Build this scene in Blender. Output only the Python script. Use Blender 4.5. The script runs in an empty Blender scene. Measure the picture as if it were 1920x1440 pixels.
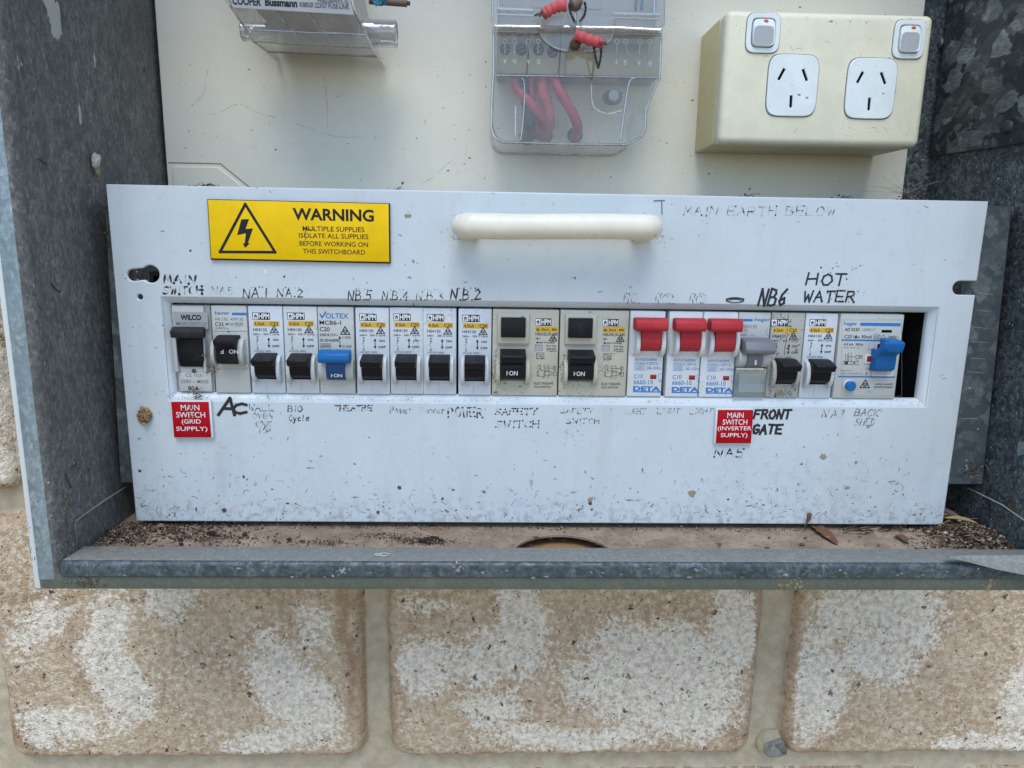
import bpy, bmesh, math, random
import numpy as np
from mathutils import Vector, Matrix
from math import sin, cos, pi, radians

S = 0.001                      # the builders work in millimetres
sc = bpy.context.scene
COL = sc.collection

# ------------------------------------------------------------------ camera, sky, sun, exposure
CAM = (-32.0383, -364.464, 147.69357); YAW, PITCH, ROLL, F = 0.03287, -0.1951, 0.01722, 1345.0
_f = Vector((sin(YAW)*cos(PITCH), cos(YAW)*cos(PITCH), sin(PITCH)))
_r = Vector((cos(YAW), -sin(YAW), 0)); _u = _r.cross(_f)
_r, _u = cos(ROLL)*_r + sin(ROLL)*_u, -sin(ROLL)*_r + cos(ROLL)*_u
cd = bpy.data.cameras.new('camera'); cam = bpy.data.objects.new('camera', cd); COL.objects.link(cam)
M4 = Matrix((_r, _u, -_f)).transposed().to_4x4(); M4.translation = Vector(CAM)*S
cam.matrix_world = M4
cd.sensor_width = 36; cd.sensor_fit = 'HORIZONTAL'; cd.lens = 36*F/1920; cd.clip_start = 0.01; cd.clip_end = 100
sc.camera = cam

SUN_EL, SUN_AZ = radians(60), radians(-6)      # azimuth measured from straight in front of the wall towards the right
w = bpy.data.worlds.new('World'); sc.world = w; w.use_nodes = True
nt = w.node_tree; bg = nt.nodes['Background']
sky = nt.nodes.new('ShaderNodeTexSky'); sky.sky_type = 'NISHITA'; sky.sun_disc = False
sky.sun_elevation = SUN_EL; sky.sun_rotation = pi - SUN_AZ; sky.air_density = 1.0; sky.dust_density = 0.6; sky.ozone_density = 3.0
nt.links.new(sky.outputs[0], bg.inputs[0]); bg.inputs[1].default_value = 0.15
sl = bpy.data.lights.new('sun', 'SUN'); so = bpy.data.objects.new('sun', sl); COL.objects.link(so)
sl.energy = 1.1; sl.angle = radians(32); sl.color = (1.0, 0.985, 0.92)
sdir = Vector((sin(SUN_AZ)*cos(SUN_EL), -cos(SUN_AZ)*cos(SUN_EL), sin(SUN_EL)))
so.rotation_euler = sdir.to_track_quat('Z', 'Y').to_euler()
sc.view_settings.view_transform = 'Standard'; sc.view_settings.look = 'None'
sc.view_settings.exposure = 0.72; sc.view_settings.gamma = 1.0; sc.view_settings.use_curve_mapping = False
try:
    sc.cycles.max_bounces = 8; sc.cycles.transparent_max_bounces = 24; sc.cycles.caustics_reflective = False; sc.cycles.caustics_refractive = False
except Exception: pass

def at(px, py, Y):             # where the sight line of a photo pixel (1920 wide) meets the plane y = Y, in mm
    d = _f + _r*((px-960)/F) + _u*((720-py)/F)
    t = (Y-CAM[1])/d.y
    return Vector(CAM) + d*t
def at_z(px, py, Z):
    d = _f + _r*((px-960)/F) + _u*((720-py)/F)
    return Vector(CAM) + d*((Z-CAM[2])/d.z)
def at_x(px, py, X):
    d = _f + _r*((px-960)/F) + _u*((720-py)/F)
    return Vector(CAM) + d*((X-CAM[0])/d.x)

# ------------------------------------------------------------------ materials
class NT:
    def __init__(s, name):
        s.m = bpy.data.materials.new(name); s.m.use_nodes = True; s.t = s.m.node_tree
        s.b = s.t.nodes['Principled BSDF']; s.out = s.t.nodes['Material Output']
        s._co = None
    def n(s, typ, **kw):
        nd = s.t.nodes.new(typ)
        for k, v in kw.items(): setattr(nd, k, v)
        return nd
    def L(s, a, b): s.t.links.new(a, b)
    def co(s, rnd=False):
        if s._co is None:
            s._co = s.n('ShaderNodeTexCoord').outputs['Object']
            if rnd:
                oi = s.n('ShaderNodeObjectInfo'); va = s.n('ShaderNodeVectorMath', operation='SCALE')
                va.inputs[0].default_value = (3.1, 1.7, 2.3); s.L(oi.outputs['Random'], va.inputs['Scale'])
                ad = s.n('ShaderNodeVectorMath', operation='ADD'); s.L(s._co, ad.inputs[0]); s.L(va.outputs[0], ad.inputs[1]); s._co = ad.outputs[0]
        return s._co
    def stretch(s, sx, sy, sz, src=None):
        mp = s.n('ShaderNodeMapping'); mp.inputs['Scale'].default_value = (sx, sy, sz); s.L(src or s.co(), mp.inputs[0]); return mp.outputs[0]
    def noise(s, scale, detail=3, rough=.55, vec=None, dist=0.0):
        nd = s.n('ShaderNodeTexNoise'); nd.inputs['Scale'].default_value = scale; nd.inputs['Detail'].default_value = detail
        nd.inputs['Roughness'].default_value = rough; nd.inputs['Distortion'].default_value = dist; s.L(vec or s.co(), nd.inputs['Vector']); return nd.outputs[0]
    def voro(s, scale, vec=None, feature='F1', out='Distance', rnd=1.0):
        nd = s.n('ShaderNodeTexVoronoi', feature=feature); nd.inputs['Scale'].default_value = scale
        nd.inputs['Randomness'].default_value = rnd; s.L(vec or s.co(), nd.inputs['Vector']); return nd.outputs[out]
    def ramp(s, fac, a, b, lo=0.0, hi=1.0):
        nd = s.n('ShaderNodeMapRange', interpolation_type='SMOOTHSTEP'); nd.inputs[1].default_value = a; nd.inputs[2].default_value = b
        nd.inputs[3].default_value = lo; nd.inputs[4].default_value = hi; s.L(fac, nd.inputs[0]); return nd.outputs[0]
    def mth(s, op, a, b=None, clamp=False):
        nd = s.n('ShaderNodeMath', operation=op); nd.use_clamp = clamp
        for i, v in enumerate((a, b)):
            if v is None: continue
            if isinstance(v, (int, float)): nd.inputs[i].default_value = v
            else: s.L(v, nd.inputs[i])
        return nd.outputs[0]
    def mix(s, fac, a, b):
        nd = s.n('ShaderNodeMix', data_type='RGBA')
        for i, v in ((0, fac), (6, a), (7, b)):
            if isinstance(v, (int, float)): nd.inputs[i].default_value = v
            elif isinstance(v, tuple): nd.inputs[i].default_value = (*v, 1)
            else: s.L(v, nd.inputs[i])
        return nd.outputs[2]
    def sep(s, vec=None):
        nd = s.n('ShaderNodeSeparateXYZ'); s.L(vec or s.co(), nd.inputs[0]); return nd.outputs
    def bump(s, h, strength, dist):
        nd = s.n('ShaderNodeBump'); nd.inputs['Strength'].default_value = strength; nd.inputs['Distance'].default_value = dist
        s.L(h, nd.inputs['Height']); s.L(nd.outputs[0], s.b.inputs['Normal'])
    def set(s, color=None, rough=None, metal=None, spec=None):
        for key, v in (('Base Color', color), ('Roughness', rough), ('Metallic', metal), ('Specular IOR Level', spec)):
            if v is None: continue
            if isinstance(v, tuple): s.b.inputs[key].default_value = (*v, 1)
            elif isinstance(v, (int, float)): s.b.inputs[key].default_value = v
            else: s.L(v, s.b.inputs[key])
        return s

MAT = {}
def plain(name, col, rough=.5, metal=0, spec=.5):
    k = NT(name); k.set(col, rough, metal, spec); MAT[name] = k.m; return k
def worn(name, col, rough=.45, dirt=(.16, .12, .08), amount=.35, var=.08, spec=.4, specks=.0):
    """moulded plastic or paint with grime blotches and small dark specks"""
    k = NT(name); k.co(True)
    big = k.noise(70, 4, .6); fine = k.noise(900, 3, .6)
    c = k.mix(k.ramp(big, .35, .7), tuple(x*(1-var) for x in col), tuple(min(1, x*(1+var*.5)) for x in col))
    if name.startswith('plastic'):
        oi = k.n('ShaderNodeObjectInfo'); c = k.mix(k.ramp(oi.outputs['Random'], .1, 1, 0, .6), c, tuple(a*b for a, b in zip(col, (.93, .87, .76))))
    grime = k.mth('MULTIPLY', k.ramp(big, .50, .74), k.ramp(fine, .45, .62))
    c = k.mix(k.mth('MULTIPLY', grime, amount), c, dirt)
    if specks:
        d = k.voro(330, k.stretch(.7, 1, 1)); r = k.voro(330, k.stretch(.7, 1, 1), out='Color')
        sp = k.mth('MULTIPLY', k.ramp(d, .28, .12), k.mth('GREATER_THAN', k.sep(r)[0], 1-specks))
        c = k.mix(k.mth('MULTIPLY', sp, .75), c, (.05, .04, .03))
    k.set(c, k.ramp(fine, .3, .7, rough-.07, rough+.1), 0, spec); k.bump(fine, .12, .0004)
    MAT[name] = k.m; return k

plain('ink', (.012, .012, .016), .45); plain('ink_faded', (.13, .15, .18), .6); plain('ink_ghost', (.36, .40, .43), .6)
plain('print_black', (.016, .017, .022), .5, spec=.2); plain('print_grey', (.16, .18, .21), .5); plain('print_blue', (.02, .17, .47), .45)
plain('print_white', (.75, .77, .78), .5); plain('print_yellow', (.62, .38, .03), .5); plain('emboss', (.55, .56, .55), .4)
plain('void', (.004, .004, .005), .9, 0, .1)
plain('seam', (.12, .13, .14), .8); plain('hole_rust', (.10, .045, .022), .8)
worn('plastic_white', (.56, .61, .66), .42, amount=.5, specks=.03)
worn('plastic_bright', (.66, .69, .71), .38, amount=.3, specks=.02)
worn('plastic_grey', (.36, .38, .385), .45, amount=.5, specks=.05)
worn('plastic_pale', (.50, .53, .54), .42, amount=.4, specks=.03)
worn('plastic_cream', (.50, .485, .40), .45, dirt=(.12, .09, .05), amount=.65, specks=.10)
worn('plastic_dirty', (.40, .40, .37), .55, dirt=(.08, .06, .04), amount=.9, specks=.30)
worn('black_plastic', (.010, .010, .012), .42, spec=.22, dirt=(.07, .06, .05), amount=.35, specks=.02)
worn('black_dusty', (.030, .028, .030), .6, spec=.2, dirt=(.12, .10, .08), amount=.6)
worn('red_plastic', (.42, .030, .040), .5, spec=.2, dirt=(.35, .15, .13), amount=.25)
worn('blue_plastic', (.008, .13, .38), .42, spec=.25, dirt=(.1, .12, .15), amount=.25)
worn('blue_dark', (.008, .06, .21), .42, amount=.2)
worn('grey_plastic', (.17, .18, .20), .45, amount=.25)
worn('handle_cream', (.80, .765, .63), .42, dirt=(.30, .22, .11), amount=.45, specks=.03)
worn('outlet_cream', (.76, .73, .55), .40, dirt=(.34, .28, .17), amount=.4, specks=.012)
worn('outlet_block', (.72, .62, .35), .45, dirt=(.12, .08, .03), amount=.5, specks=.05)
worn('outlet_white', (.76, .82, .81), .35, amount=.2, specks=.03)
worn('switch_grey', (.42, .44, .45), .40, dirt=(.2, .2, .19), amount=.6, specks=.12)
worn('sign_yellow', (.86, .55, .004), .42, spec=.15, dirt=(.35, .22, .02), amount=.15)
worn('sign_red', (.42, .004, .012), .45, spec=.12, dirt=(.14, .03, .02), amount=.35)
worn('sign_core', (.70, .72, .72), .4, amount=.3)
plain('indicator_red', (.24, .012, .016), .3); plain('indicator_orange', (.75, .13, .04), .35)
worn('board_paint', (.80, .78, .665), .5, dirt=(.40, .33, .23), amount=.30, var=.035, specks=.012)
worn('cable_red', (.50, .07, .085), .45, amount=.2); worn('seal_red', (.58, .10, .11), .55, spec=.2, dirt=(.5, .2, .2), amount=.4)
worn('wire_black', (.02, .02, .02), .5, amount=.2); worn('rust_steel', (.16, .12, .09), .6, dirt=(.12, .05, .02), amount=.6)
plain('steel', (.30, .31, .31), .42, .6)
worn('terminal_grey', (.37, .36, .25), .55, amount=.5); worn('meter_grey', (.44, .45, .43), .5, amount=.3); worn('label_silver', (.36, .37, .38), .45, amount=.15)
worn('wire_blue', (.03, .22, .30), .4, amount=.1)
worn('dead_leaf', (.16, .075, .04), .7, dirt=(.07, .035, .02), amount=.6); worn('mud', (.36, .21, .09), .9, dirt=(.08, .04, .02), amount=.7)
worn('stain_brown', (.30, .27, .18), .8, dirt=(.12, .09, .05), amount=.7); worn('stain_dark', (.09, .07, .05), .85, amount=.4)
worn('pellet_white', (.72, .69, .62), .6, amount=.2)
worn('dropping', (.46, .46, .40), .8, dirt=(.2, .2, .18), amount=.5)
plain('stain_ochre', (.27, .20, .07), .8); plain('board_mark', (.52, .49, .41), .8); plain('straw', (.34, .25, .13), .8); plain('web', (.20, .19, .18), .8); plain('rust', (.14, .07, .025), .85)
for nm, c in (('grain_dark', (.035, .024, .018)), ('grain_brown', (.11, .07, .045)), ('grain_tan', (.26, .19, .13)), ('grain_pale', (.36, .31, .25))):
    plain(nm, c, .9, 0, .2)

def panel_paint():
    k = NT('panel_paint'); xyz = k.sep()
    big = k.noise(28, 4, .6); fine = k.noise(1000, 3, .6); mid = k.noise(160, 4, .65)
    c = k.mix(k.ramp(big, .3, .7), (.525, .59, .63), (.56, .62, .655))
    low = k.ramp(xyz[2], .062, .0, 0, 1)                       # grime collects along the bottom edge
    low2 = k.ramp(xyz[2], .018, .0, 0, 1)
    # faint smudges
    c = k.mix(k.mth('MULTIPLY', k.ramp(mid, .52, .75), .16), c, (.34, .33, .30))
    # short dark scratches and insect specks, in three directions
    for i, (sx, sz, rot, sc_, th) in enumerate(((.45, 1.3, .5, 260, .80), (1.3, .5, -.4, 300, .86), (1, 1, 0, 420, .84), (.35, 1.5, 1.0, 190, .88))):
        mp = k.n('ShaderNodeMapping'); mp.inputs['Scale'].default_value = (sx, .01, sz); mp.inputs['Rotation'].default_value = (0, rot, 0)
        mp.inputs['Location'].default_value = (i*.37, 0, i*.21)
        wob = k.n('ShaderNodeVectorMath', operation='MULTIPLY_ADD'); nz = k.n('ShaderNodeTexNoise'); nz.inputs['Scale'].default_value = 500
        k.L(k.co(), nz.inputs['Vector']); k.L(nz.outputs['Color'], wob.inputs[0]); wob.inputs[1].default_value = (.0035, .0, .0035); k.L(k.co(), wob.inputs[2])
        k.L(wob.outputs[0], mp.inputs[0])
        d = k.voro(sc_, mp.outputs[0]); r = k.sep(k.voro(sc_, mp.outputs[0], out='Color'))
        thr = k.mth('SUBTRACT', th+.155, k.mth('MULTIPLY', low, .42))
        thr = k.mth('SUBTRACT', thr, k.mth('MULTIPLY', k.ramp(k.noise(13, 4, .65), .42, .68), .17))
        m = k.mth('MULTIPLY', k.ramp(d, .20, .06), k.mth('GREATER_THAN', r[0], thr))
        c = k.mix(k.mth('MULTIPLY', m, k.ramp(r[1], 0, 1, .25, .9)), c, (.07, .055, .045))
    gr = k.mth('MULTIPLY', k.mth('MULTIPLY', k.mth('MULTIPLY', low, k.ramp(k.noise(11, 3, .6), .40, .66)), k.ramp(mid, .42, .66)), k.ramp(fine, .42, .6))
    st = k.noise(55, 4, .65, k.stretch(1, 1, .10)); c = k.mix(k.ramp(st, .50, .74, 0, .22), c, (.40, .40, .36)); c = k.mix(k.ramp(k.noise(9, 3, .55), .50, .72, 0, .20), c, (.42, .41, .36))
    c = k.mix(k.mth('MULTIPLY', gr, .42), c, (.22, .165, .10))
    g2 = k.mth('MULTIPLY', low2, k.ramp(k.noise(240, 3, .6), .45, .65))
    c = k.mix(k.mth('MULTIPLY', g2, .36), c, (.20, .145, .09))
    k.set(c, k.ramp(mid, .3, .7, .30, .46), 0, .5); k.bump(k.noise(1600, 2, .5), .10, .0003)
    MAT['panel_paint'] = k.m
panel_paint()

def galvanised(name, scale, dark, light, stretch=(1, 1, 1), rough=.48, metal=.55, contrast=1.0, dust=.25, crystal=False):
    k = NT(name)
    v = k.stretch(*stretch)
    wob = k.n('ShaderNodeVectorMath', operation='MULTIPLY_ADD'); nz = k.n('ShaderNodeTexNoise'); nz.inputs['Scale'].default_value = scale*1.3
    k.L(v, nz.inputs['Vector']); k.L(nz.outputs['Color'], wob.inputs[0]); a = .9/scale; wob.inputs[1].default_value = (a, a, a); k.L(v, wob.inputs[2])
    r1 = k.sep(k.voro(scale, wob.outputs[0], out='Color')); r2 = k.sep(k.voro(scale*2.3, wob.outputs[0], out='Color'))
    if crystal:
        t = k.mth('ADD', k.mth('MULTIPLY', k.mth('POWER', r1[0], 4.5), .7*contrast), k.mth('MULTIPLY', k.mth('POWER', r2[1], 4), .38*contrast))
    else:
        na = k.ramp(k.noise(scale*.75, 4, .7, v, 1.5), .36, .66); nb = k.ramp(k.noise(scale*2.6, 3, .65, v, .8), .35, .68)
        t = k.mth('ADD', k.mth('MULTIPLY', k.mth('MULTIPLY', na, nb), .75*contrast), k.mth('MULTIPLY', k.mth('POWER', r2[0], 2.0), .25*contrast))
    if crystal: t = k.mth('MULTIPLY', t, k.ramp(k.noise(scale*5, 4, .7, k.stretch(1, .35, 1.4)), .30, .68, .45, 1.2))
    big = k.noise(22, 4, .6); t = k.mth('MULTIPLY', t, k.ramp(big, .25, .75, .55, 1.15), True)
    c = k.mix(t, dark, light)
    fine = k.noise(1500, 3, .6)
    c = k.mix(k.mth('MULTIPLY', k.ramp(fine, .60, .72), .18), c, (.4, .42, .42))
    c = k.mix(k.mth('MULTIPLY', k.ramp(k.noise(45, 5, .65), .5, .75), dust), c, (.20, .18, .155))
    d = k.voro(260); rr = k.sep(k.voro(260, out='Color'))
    c = k.mix(k.mth('MULTIPLY', k.ramp(d, .16, .06), k.mth('GREATER_THAN', rr[0], .95)), c, (.6, .6, .56))
    k.set(c, k.ramp(r1[1], 0, 1, rough-.10, rough+.14), metal, .4); k.bump(k.noise(700, 3, .6), .10, .0004)
    MAT[name] = k.m
galvanised('zinc_left', 270, (.095, .096, .090), (.31, .31, .29), (1, 1, .55), .6, .28, 1.1, .22)
galvanised('zinc_flange', 190, (.20, .26, .285), (.52, .60, .63), (1, 1, .6), .45, .45, 1.0, .1)  # sky light on the front flange is put into this brighter tone
galvanised('zinc_right', 210, (.045, .055, .06), (.34, .39, .41), (1, 1, 1), .48, .5, 1.25, .15)
galvanised('zinc_plate', 110, (.04, .05, .055), (.50, .56, .57), (1, .7, 1.0), .38, .55, 1.1, .2, True)
galvanised('zinc_lip_shade', 150, (.040, .055, .062), (.20, .24, .26), (1, 1, 1), .5, .3, 1.0, .1)  # bare zinc with the dim surroundings it reflects put into its colour
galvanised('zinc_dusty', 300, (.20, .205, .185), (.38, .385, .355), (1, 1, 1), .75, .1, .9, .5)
galvanised('zinc_base', 300, (.10, .115, .09), (.17, .185, .145), (1, 1, 1), .65, .15, .9, .4)
galvanised('zinc_bracket', 140, (.085, .105, .11), (.27, .31, .325), (1, .7, 1), .45, .4, 1.0, .2, True)
plain('edge_white', (.66, .70, .70), .5)

def tray_dust():
    k = NT('tray_dust'); n1 = k.noise(55, 5, .65); n2 = k.noise(420, 4, .65)
    c = k.mix(k.ramp(n1, .35, .68), (.24, .175, .125), (.38, .295, .215))
    c = k.mix(k.mth('MULTIPLY', k.ramp(n2, .52, .72), .6), c, (.09, .065, .05))
    st = k.noise(300, 3, .6, k.stretch(.35, 1, 1)); c = k.mix(k.mth('MULTIPLY', k.ramp(st, .62, .75), .5), c, (.42, .36, .30))
    k.set(c, .9, 0, .15); k.bump(n2, .6, .001); MAT['tray_dust'] = k.m
tray_dust()

def brick_mats():
    k = NT('brick_face')
    at_ = k.n('ShaderNodeAttribute', attribute_name='lime'); e = at_.outputs['Fac']
    oc = k.n('ShaderNodeAttribute', attribute_name='ochre').outputs['Fac']
    n1 = k.noise(260, 5, .65); n2 = k.noise(900, 4, .65); n0 = k.noise(38, 4, .6)
    tan = k.mix(k.ramp(n0, .3, .7), (.42, .285, .165), (.53, .395, .25))
    tan = k.mix(k.mth('MULTIPLY', k.ramp(n1, .40, .66), .65), tan, (.70, .63, .50))
    tan = k.mix(oc, tan, (.31, .18, .085))
    white = k.mix(k.ramp(n1, .33, .62), (.58, .515, .42), (.88, .82, .70))
    n3 = k.noise(520, 3, .6); e2 = k.mth('ADD', k.mth('ADD', e, .10), k.mth('ADD', k.mth('MULTIPLY', k.mth('SUBTRACT', n1, .5), 1.1), k.mth('MULTIPLY', k.mth('SUBTRACT', n3, .5), .9)))
    c = k.mix(k.ramp(e2, .15, .72, .12, .95), tan, white)
    c = k.mix(k.mth('MULTIPLY', k.ramp(n2, .58, .74), .32), c, (.26, .19, .13)); worm = k.mth('ABSOLUTE', k.mth('SUBTRACT', k.noise(330, 3, .6, None, 2.0), .5)); c = k.mix(k.ramp(worm, .030, .0, 0, .34), c, (.27, .20, .14))
    # iron spots and pits
    wv = k.n('ShaderNodeVectorMath', operation='MULTIPLY_ADD'); nz = k.n('ShaderNodeTexNoise'); nz.inputs['Scale'].default_value = 320
    k.L(k.co(), nz.inputs['Vector']); k.L(nz.outputs['Color'], wv.inputs[0]); wv.inputs[1].default_value = (.0075, .0075, .0075); k.L(k.co(), wv.inputs[2])
    n4 = k.noise(430, 2, .5, None, 1.2); h = k.mth('ADD', k.mth('MULTIPLY', n4, .9), k.mth('MULTIPLY', n2, .35))
    for s_, th, r0, r1 in ((115, .86, .22, .10), (240, .80, .26, .10), (430, .84, .30, .12)):
        d = k.voro(s_, wv.outputs[0]); rr = k.sep(k.voro(s_, wv.outputs[0], out='Color'))
        m = k.mth('MULTIPLY', k.ramp(d, r0, r1), k.mth('GREATER_THAN', rr[0], th))
        c = k.mix(k.mth('MULTIPLY', m, k.ramp(rr[1], 0, 1, .45, .95)), c, k.mix(rr[2], (.045, .03, .025), (.14, .06, .035)))
        h = k.mth('SUBTRACT', h, k.mth('MULTIPLY', m, .5))
    k.set(c, .92, 0, .15); k.bump(h, 1.0, .0017); MAT['brick_face'] = k.m
    k = NT('mortar'); n1 = k.noise(120, 5, .6); n2 = k.noise(1100, 4, .65)
    c = k.mix(k.ramp(n1, .3, .7), (.45, .385, .275), (.58, .51, .38))
    c = k.mix(k.mth('MULTIPLY', k.ramp(n2, .58, .72), .4), c, (.22, .18, .14))
    k.set(c, .9, 0, .15); k.bump(n2, .7, .0012); MAT['mortar'] = k.m
brick_mats()

def clear(name, haze, tint=(.96, .96, .945), hz=(.62, .64, .65), gl=.10):
    k = NT(name); t = k.t
    tr = k.n('ShaderNodeBsdfTransparent'); tr.inputs[0].default_value = (*tint, 1)
    g = k.n('ShaderNodeBsdfGlossy'); g.inputs['Roughness'].default_value = .06; g.inputs[0].default_value = (.95, .93, .90, 1)
    df = k.n('ShaderNodeBsdfDiffuse'); df.inputs[0].default_value = (*hz, 1)
    tl = k.n('ShaderNodeBsdfTranslucent'); tl.inputs[0].default_value = (*hz, 1)
    md = k.n('ShaderNodeMixShader'); md.inputs[0].default_value = .5; k.L(df.outputs[0], md.inputs[1]); k.L(tl.outputs[0], md.inputs[2])
    m1 = k.n('ShaderNodeMixShader'); k.L(k.ramp(k.noise(90, 4, .6), .3, .75, haze*.6, haze*1.4), m1.inputs[0]); k.L(tr.outputs[0], m1.inputs[1]); k.L(md.outputs[0], m1.inputs[2])
    lw = k.n('ShaderNodeLayerWeight'); lw.inputs[0].default_value = .35
    fr = k.mth('ADD', k.mth('MULTIPLY', lw.outputs['Facing'], .45), gl)
    m2 = k.n('ShaderNodeMixShader'); k.L(fr, m2.inputs[0]); k.L(m1.outputs[0], m2.inputs[1]); k.L(g.outputs[0], m2.inputs[2])
    k.L(m2.outputs[0], k.out.inputs[0]); MAT[name] = k.m
clear('clear_cover', .17, hz=(.66, .62, .58), gl=.055); clear('clear_edge', .45, gl=.22); clear('clear_fuse', .34, hz=(.55, .57, .59), gl=.06); clear('clear_window', .12, (.82, .9, .92), gl=.05)

# ------------------------------------------------------------------ mesh builders (mm)
class MB:
    def __init__(s): s.v = []; s.f = []; s.m = []; s.s = []
    def add(s, vf, mat, smooth=False):
        vs, fs = vf; o = len(s.v)
        s.v.extend([tuple(x) for x in vs]); s.f.extend([[i+o for i in f] for f in fs]); s.m.extend([mat]*len(fs)); s.s.extend([smooth]*len(fs))
        return s
    def box(s, x0, x1, y0, y1, z0, z1, mat, bev=0, seg=2):
        return s.add(box(x0, x1, y0, y1, z0, z1, bev, seg), mat, bev > 0)
def obj(name, mb, parent=None, origin=(0, 0, 0), autosmooth=True):
    me = bpy.data.meshes.new(name); o3 = Vector(origin)
    me.from_pydata([((v[0]-o3[0])*S, (v[1]-o3[1])*S, (v[2]-o3[2])*S) for v in mb.v], [], mb.f)
    names = []
    for m in mb.m:
        if m not in names: names.append(m)
    for m in names: me.materials.append(MAT[m])
    me.polygons.foreach_set('material_index', [names.index(m) for m in mb.m]); me.polygons.foreach_set('use_smooth', mb.s)
    me.update()
    if any(mb.s):
        try: me.set_sharp_from_angle(angle=radians(38))
        except Exception: pass
    o = bpy.data.objects.new(name, me); COL.objects.link(o)
    if parent is not None: o.parent = parent
    else: o.location = o3*S
    return o
def tag(o, label, cat, group=None, kind=None):
    o['label'] = label; o['category'] = cat
    if group: o['group'] = group
    if kind: o['kind'] = kind
    return o
def thing(name, label, cat, loc=(0, 0, 0), group=None):
    o = bpy.data.objects.new(name, None); COL.objects.link(o); o.location = Vector(loc)*S; o.empty_display_size = .01
    return tag(o, label, cat, group)
def copy_tree(o, parent=None):
    c = o.copy(); COL.objects.link(c)
    if parent is not None: c.parent = parent
    for ch in [x for x in bpy.data.objects if x.parent == o]: copy_tree(ch, c)
    return c

def from_bm(bm):
    bm.verts.index_update(); r = ([v.co[:] for v in bm.verts], [[v.index for v in f.verts] for f in bm.faces]); bm.free(); return r
def box(x0, x1, y0, y1, z0, z1, bev=0, seg=2):
    bm = bmesh.new(); bmesh.ops.create_cube(bm, size=1)
    for v in bm.verts: v.co = ((x0+x1)/2+v.co.x*(x1-x0), (y0+y1)/2+v.co.y*(y1-y0), (z0+z1)/2+v.co.z*(z1-z0))
    if bev: bmesh.ops.bevel(bm, geom=bm.edges[:], offset=bev, segments=seg, profile=.5, affect='EDGES')
    return from_bm(bm)
def prism(pts, axis, a0, a1, bev=0, seg=2):
    """closed 2-D outline swept along an axis: 'x' takes (y,z), 'y' takes (x,z), 'z' takes (x,y)"""
    def mk(p, a): return (a, p[0], p[1]) if axis == 'x' else (p[0], a, p[1]) if axis == 'y' else (p[0], p[1], a)
    bm = bmesh.new(); n = len(pts)
    A = [bm.verts.new(mk(p, a0)) for p in pts]; B = [bm.verts.new(mk(p, a1)) for p in pts]
    bm.faces.new(A); bm.faces.new(B[::-1])
    for i in range(n): bm.faces.new((A[i], B[i], B[(i+1) % n], A[(i+1) % n]))
    bmesh.ops.recalc_face_normals(bm, faces=bm.faces[:])
    if bev: bmesh.ops.bevel(bm, geom=bm.edges[:], offset=bev, segments=seg, profile=.5, affect='EDGES')
    return from_bm(bm)
def arc(cx, cy, r, a0, a1, n=8, ry=None):
    return [(cx+r*cos(radians(a0+(a1-a0)*i/n)), cy+(ry or r)*sin(radians(a0+(a1-a0)*i/n))) for i in range(n+1)]
def circ(cx, cy, r, n=20, ry=None): return arc(cx, cy, r, 0, 360, n, ry)[:-1]
def squircle(cx, cy, w, h, e=4.0, n=40):
    r = []
    for i in range(n):
        t = 2*pi*i/n; c, s_ = cos(t), sin(t)
        r.append((cx+w/2*math.copysign(abs(c)**(2/e), c), cy+h/2*math.copysign(abs(s_)**(2/e), s_)))
    return r
def rrect(x0, x1, z0, z1, r, n=5):
    return arc(x1-r, z1-r, r, 0, 90, n)+arc(x0+r, z1-r, r, 90, 180, n)+arc(x0+r, z0+r, r, 180, 270, n)+arc(x1-r, z0+r, r, 270, 360, n)
def tube(path, r, n=8, closed=False, caps=True):
    P = [Vector(p) for p in path]; rs = r if isinstance(r, (list, tuple)) else [r]*len(P)
    vs, fs = [], []; up = Vector((0.13, .21, .97)); prev = None
    for i, p in enumerate(P):
        a = P[max(i-1, 0)]; b = P[min(i+1, len(P)-1)]; d = (b-a)
        if d.length < 1e-9: d = Vector((0, 0, 1))
        d.normalize()
        u = (prev or up) - d*((prev or up).dot(d))
        if u.length < 1e-4: u = d.orthogonal()
        u.normalize(); prev = u; v = d.cross(u)
        for k in range(n):
            t = 2*pi*k/n; vs.append(p+u*(rs[i]*cos(t))+v*(rs[i]*sin(t)))
    for i in range(len(P)-1):
        for k in range(n): fs.append([i*n+k, i*n+(k+1) % n, (i+1)*n+(k+1) % n, (i+1)*n+k])
    if caps: fs.append(list(range(n))[::-1]); fs.append([(len(P)-1)*n+k for k in range(n)])
    return vs, fs
def smooth_path(pts, n=6):
    P = [Vector(p) for p in pts]; out = []
    for i in range(len(P)-1):
        p0 = P[max(i-1, 0)]; p1 = P[i]; p2 = P[i+1]; p3 = P[min(i+2, len(P)-1)]
        for k in range(n):
            t = k/n; out.append(.5*((2*p1)+(p2-p0)*t+(2*p0-5*p1+4*p2-p3)*t*t+(3*p1-p0-3*p2+p3)*t**3))
    out.append(P[-1]); return out
def lathe(prof, centre, axis='y', n=24):
    """profile of (radius, distance along axis)"""
    c = Vector(centre); vs, fs = [], []
    for r, a in prof:
        for k in range(n):
            t = 2*pi*k/n
            vs.append(c+(Vector((r*cos(t), a, r*sin(t))) if axis == 'y' else Vector((a, r*cos(t), r*sin(t))) if axis == 'x' else Vector((r*cos(t), r*sin(t), a))))
    for i in range(len(prof)-1):
        for k in range(n): fs.append([i*n+k, i*n+(k+1) % n, (i+1)*n+(k+1) % n, (i+1)*n+k])
    fs.append(list(range(n))); fs.append([(len(prof)-1)*n+k for k in range(n)][::-1])
    return vs, fs
_jit = [0]
def jit(): _jit[0] = (_jit[0]+1) % 31; return _jit[0]*.0004
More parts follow.
